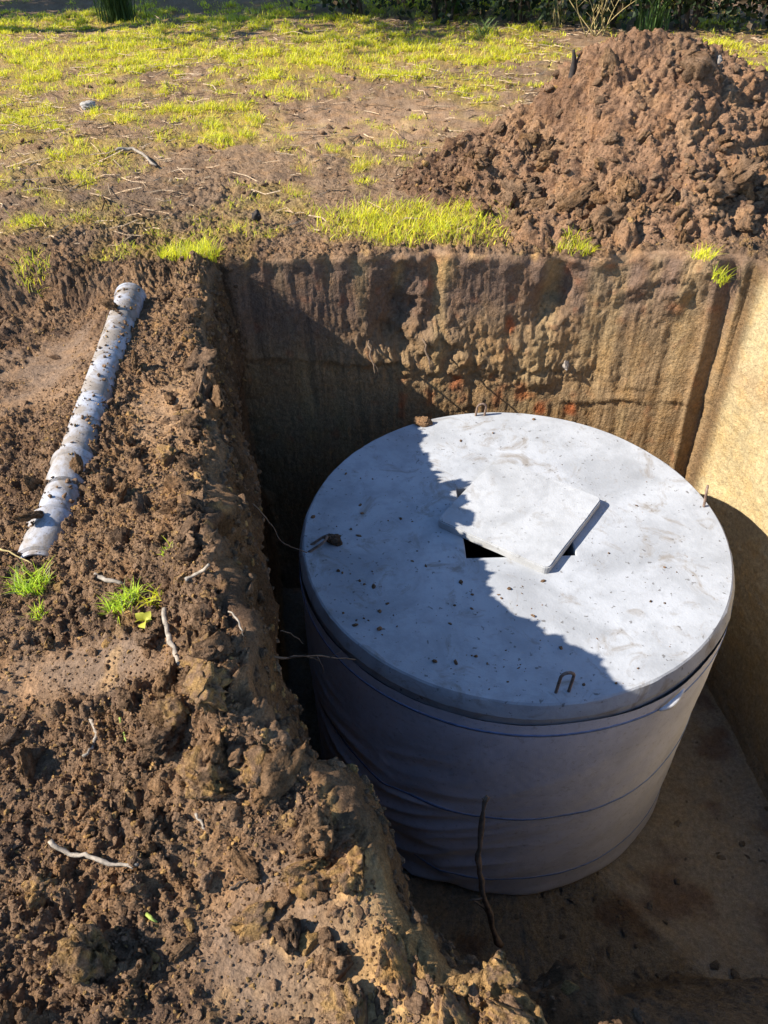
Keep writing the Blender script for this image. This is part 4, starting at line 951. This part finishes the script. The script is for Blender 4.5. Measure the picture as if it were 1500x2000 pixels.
# ------------------------------------------------------------------ background plants, hedge and trees
def leaves(centers, sizes, colr_, flat=0.5):
    n = len(centers); Rm = rand_rot(n); b_ = np.array([(-0.5, 0, 0), (0, 0.32, 0.06), (0.55, 0, 0), (0, -0.32, 0.06)])
    V = np.einsum('nij,vj->nvi', Rm, b_) * sizes[:, None, None] + centers[:, None]
    return V.reshape(-1, 3), np.arange(n * 4).reshape(-1, 4), np.repeat(colr_, 4, axis=0)
def shrub(name, x, y, h, wd, nl, label, seed, dark=1.0, group='hedge shrubs along the far edge of the field'):
    rg = np.random.default_rng(seed); z0 = float(ground_z(x, y)[0]); t = thing(name, label, 'shrub', (x, y, z0), group)
    tb = []; tips = []
    for k in range(9):
        a = rg.random() * 6.28; s_ = 0.3 + 0.7 * rg.random(); e = np.array([math.cos(a) * wd * 0.5 * s_, math.sin(a) * wd * 0.4 * s_, h * (0.55 + 0.4 * rg.random())])
        S = smooth_path([[0.1 * math.cos(a), 0.1 * math.sin(a), -0.05], e * [0.4, 0.4, 0.5], e], 10, 0.02, seed + k); tb.append(tube(S, np.linspace(0.022, 0.006, 10), 5)); tips.append(S[3:])
    link('stems', tube_mesh('stems', tb, M_BARK), t)
    tips = np.concatenate(tips); c = tips[rg.integers(0, len(tips), nl)] + rg.normal(size=(nl, 3)) * np.array([wd * 0.20, wd * 0.16, h * 0.13])
    c[:, 2] = np.abs(c[:, 2]); c[: nl // 3, 2] *= 0.35; c[:, 2] += 0.03
    cc = np.array([0.035, 0.055, 0.018]) * (0.5 + 1.2 * rg.random((nl, 1))) * dark; br = rg.random(nl) < 0.12; cc[br] = np.array([0.09, 0.06, 0.03])
    V, F, cc = leaves(c, 0.05 + 0.06 * rg.random(nl), cc); link('foliage', make_mesh('foliage', V, F, M_LEAF, cc, False), t)
    return t
hl_ = [(-0.2, 12.3), (0.9, 11.9), (1.8, 11.5), (2.7, 11.1), (3.6, 10.9), (4.5, 10.5), (5.4, 10.1), (6.3, 9.9)]
labs = ['dark leafy hedge shrub at the left end of the far hedge', 'second dark hedge shrub from the left end of the far hedge', 'third dark hedge shrub from the left, left of the dry stalks', 'dark hedge shrub behind the dry golden stalks',
        'dark hedge shrub behind the green reed clump', 'dark hedge shrub right of the green reed clump', 'dark hedge shrub behind the right flank of the heap', 'dark hedge shrub at the right end of the far hedge']
for k, (x, y) in enumerate(hl_): shrub('hedge_shrub', x, y - 0.65, 2.6, 1.7, 3300, labs[k], 500 + k, 0.7)
def tree(x, y, h, cr, zc, nl, label, seed):
    rg = np.random.default_rng(seed); z0 = float(ground_z(x, y)[0]); t = thing('tree', label, 'tree', (x, y, z0), 'tall trees beside the field')
    S = smooth_path([[0, 0, -0.1], [0.1, 0.05, h * 0.4], [-0.05, 0, h * 0.9]], 14, 0.03, seed); tb = [tube(S, np.linspace(0.20, 0.05, 14), 9, 0.3)]; tips = []
    for k in range(22):
        s0 = S[int(5 + 8 * rg.random())]; a = rg.random() * 6.28; L_ = cr * (0.5 + 0.5 * rg.random()); e = s0 + np.array([math.cos(a) * L_, math.sin(a) * L_, 0.4 * L_ + rg.normal() * 0.5])
        B = smooth_path([s0, (s0 + e) / 2 + [0, 0, 0.2], e], 9, 0.03, seed + k); tb.append(tube(B, np.linspace(0.05, 0.012, 9), 5)); tips.append(B[2:])
    link('trunk', tube_mesh('trunk', tb, M_BARK), t); tips = np.concatenate(tips)
    c = tips[rg.integers(0, len(tips), nl)] + rg.normal(size=(nl, 3)) * 0.34
    cc = np.array([0.05, 0.085, 0.022]) * (0.5 + rg.random((nl, 1))); V, F, cc = leaves(c, 0.12 + 0.12 * rg.random(nl), cc)
    link('crown', make_mesh('crown', V, F, M_LEAF, cc, False), t)
for k, (x, y, h, cr) in enumerate(((-7.2, 10.6, 9.5, 2.3), (-9.0, 12.3, 9.0, 2.2), (-5.6, 14.6, 8.5, 2.2), (-1.5, 14.8, 8.0, 2.2), (2.6, 13.6, 8.5, 2.3), (6.5, 12.2, 8.0, 2.2), (-6.6, 12.6, 8.5, 2.0))):
    tree(x, y, h, cr, 0, 4200, ('tall leafy tree left of the field casting shade', 'tall leafy tree at the far left corner', 'leafy tree behind the left end of the far hedge', 'leafy tree behind the middle of the field edge', 'leafy tree behind the far hedge, above the heap', 'leafy tree behind the right end of the hedge', 'leafy tree at the left end of the field edge')[k], 700 + k)
def stalks(px, py, n_, h, label, col_mat, spread, seed, name='dry_stalks', cat='dry stalks'):
    g = G(px, py); z0 = float(ground_z(g[0], g[1])[0]); rg = np.random.default_rng(seed); tb = []
    for k in range(n_):
        b0 = np.array([rg.normal() * 0.06, rg.normal() * 0.05, -0.02]); e = b0 + np.array([rg.normal() * spread, rg.normal() * spread, h * (0.6 + 0.5 * rg.random())])
        S = smooth_path([b0, (b0 + e) / 2 + [rg.normal() * 0.03, 0, 0.04], e], 8); tb.append(tube(S, np.linspace(0.0065, 0.0025, 8), 5))
        for j in range(3):
            q0 = S[int(rg.integers(3, 7))]; tb.append(tube(smooth_path([q0, q0 + [rg.normal() * 0.06, rg.normal() * 0.04, 0.07]], 4), 0.0025, 4))
    o = link(name, tube_mesh(name, tb, col_mat), label=label, category=cat); o.location = (g[0], g[1], z0)
stalks(1080, 52, 10, 0.75, 'tall dry golden stalks at the hedge foot, left clump', M_DRY, 0.10, 21)
stalks(1160, 68, 12, 0.55, 'dry golden stalks fanning right, just left of the heap top', M_DRY, 0.16, 22)
def reed(px, py, n_, h, label, colr_, seed, wd=0.018, lean=0.5, sp=0.10):
    g = G(px, py); z0 = float(ground_z(g[0], g[1])[0]); pz = np.random.default_rng(seed).normal(size=(n_, 3)) * [sp, sp * 0.8, 0]
    V, F, cc = blades(pz, h * (0.5 + 0.6 * rng.random(n_)), np.full(n_, wd), lean * (0.3 + rng.random(n_)), np.broadcast_to(colr_, (n_, 3)) * (0.6 + 0.7 * rng.random((n_, 1))), 5)
    o = link('reed_clump', make_mesh('reed_clump', V, F, M_GRASS, cc, False), label=label, category='reed clump'); o.location = (g[0], g[1], z0)
reed(1275, 58, 60, 0.62, 'green reed clump behind the top of the soil heap', (0.10, 0.17, 0.04), 31)
reed(232, 38, 420, 0.65, 'dark green rush clump at the far left of the field', (0.06, 0.10, 0.025), 32, 0.010, 0.35)
reed(945, 70, 50, 0.22, 'low green weed clump in front of the hedge middle', (0.16, 0.22, 0.06), 33, 0.012, 0.9, 0.05)
reed(885, 22, 40, 0.4, 'leafy green weed standing against the dark hedge', (0.12, 0.2, 0.04), 34, 0.03, 0.7)
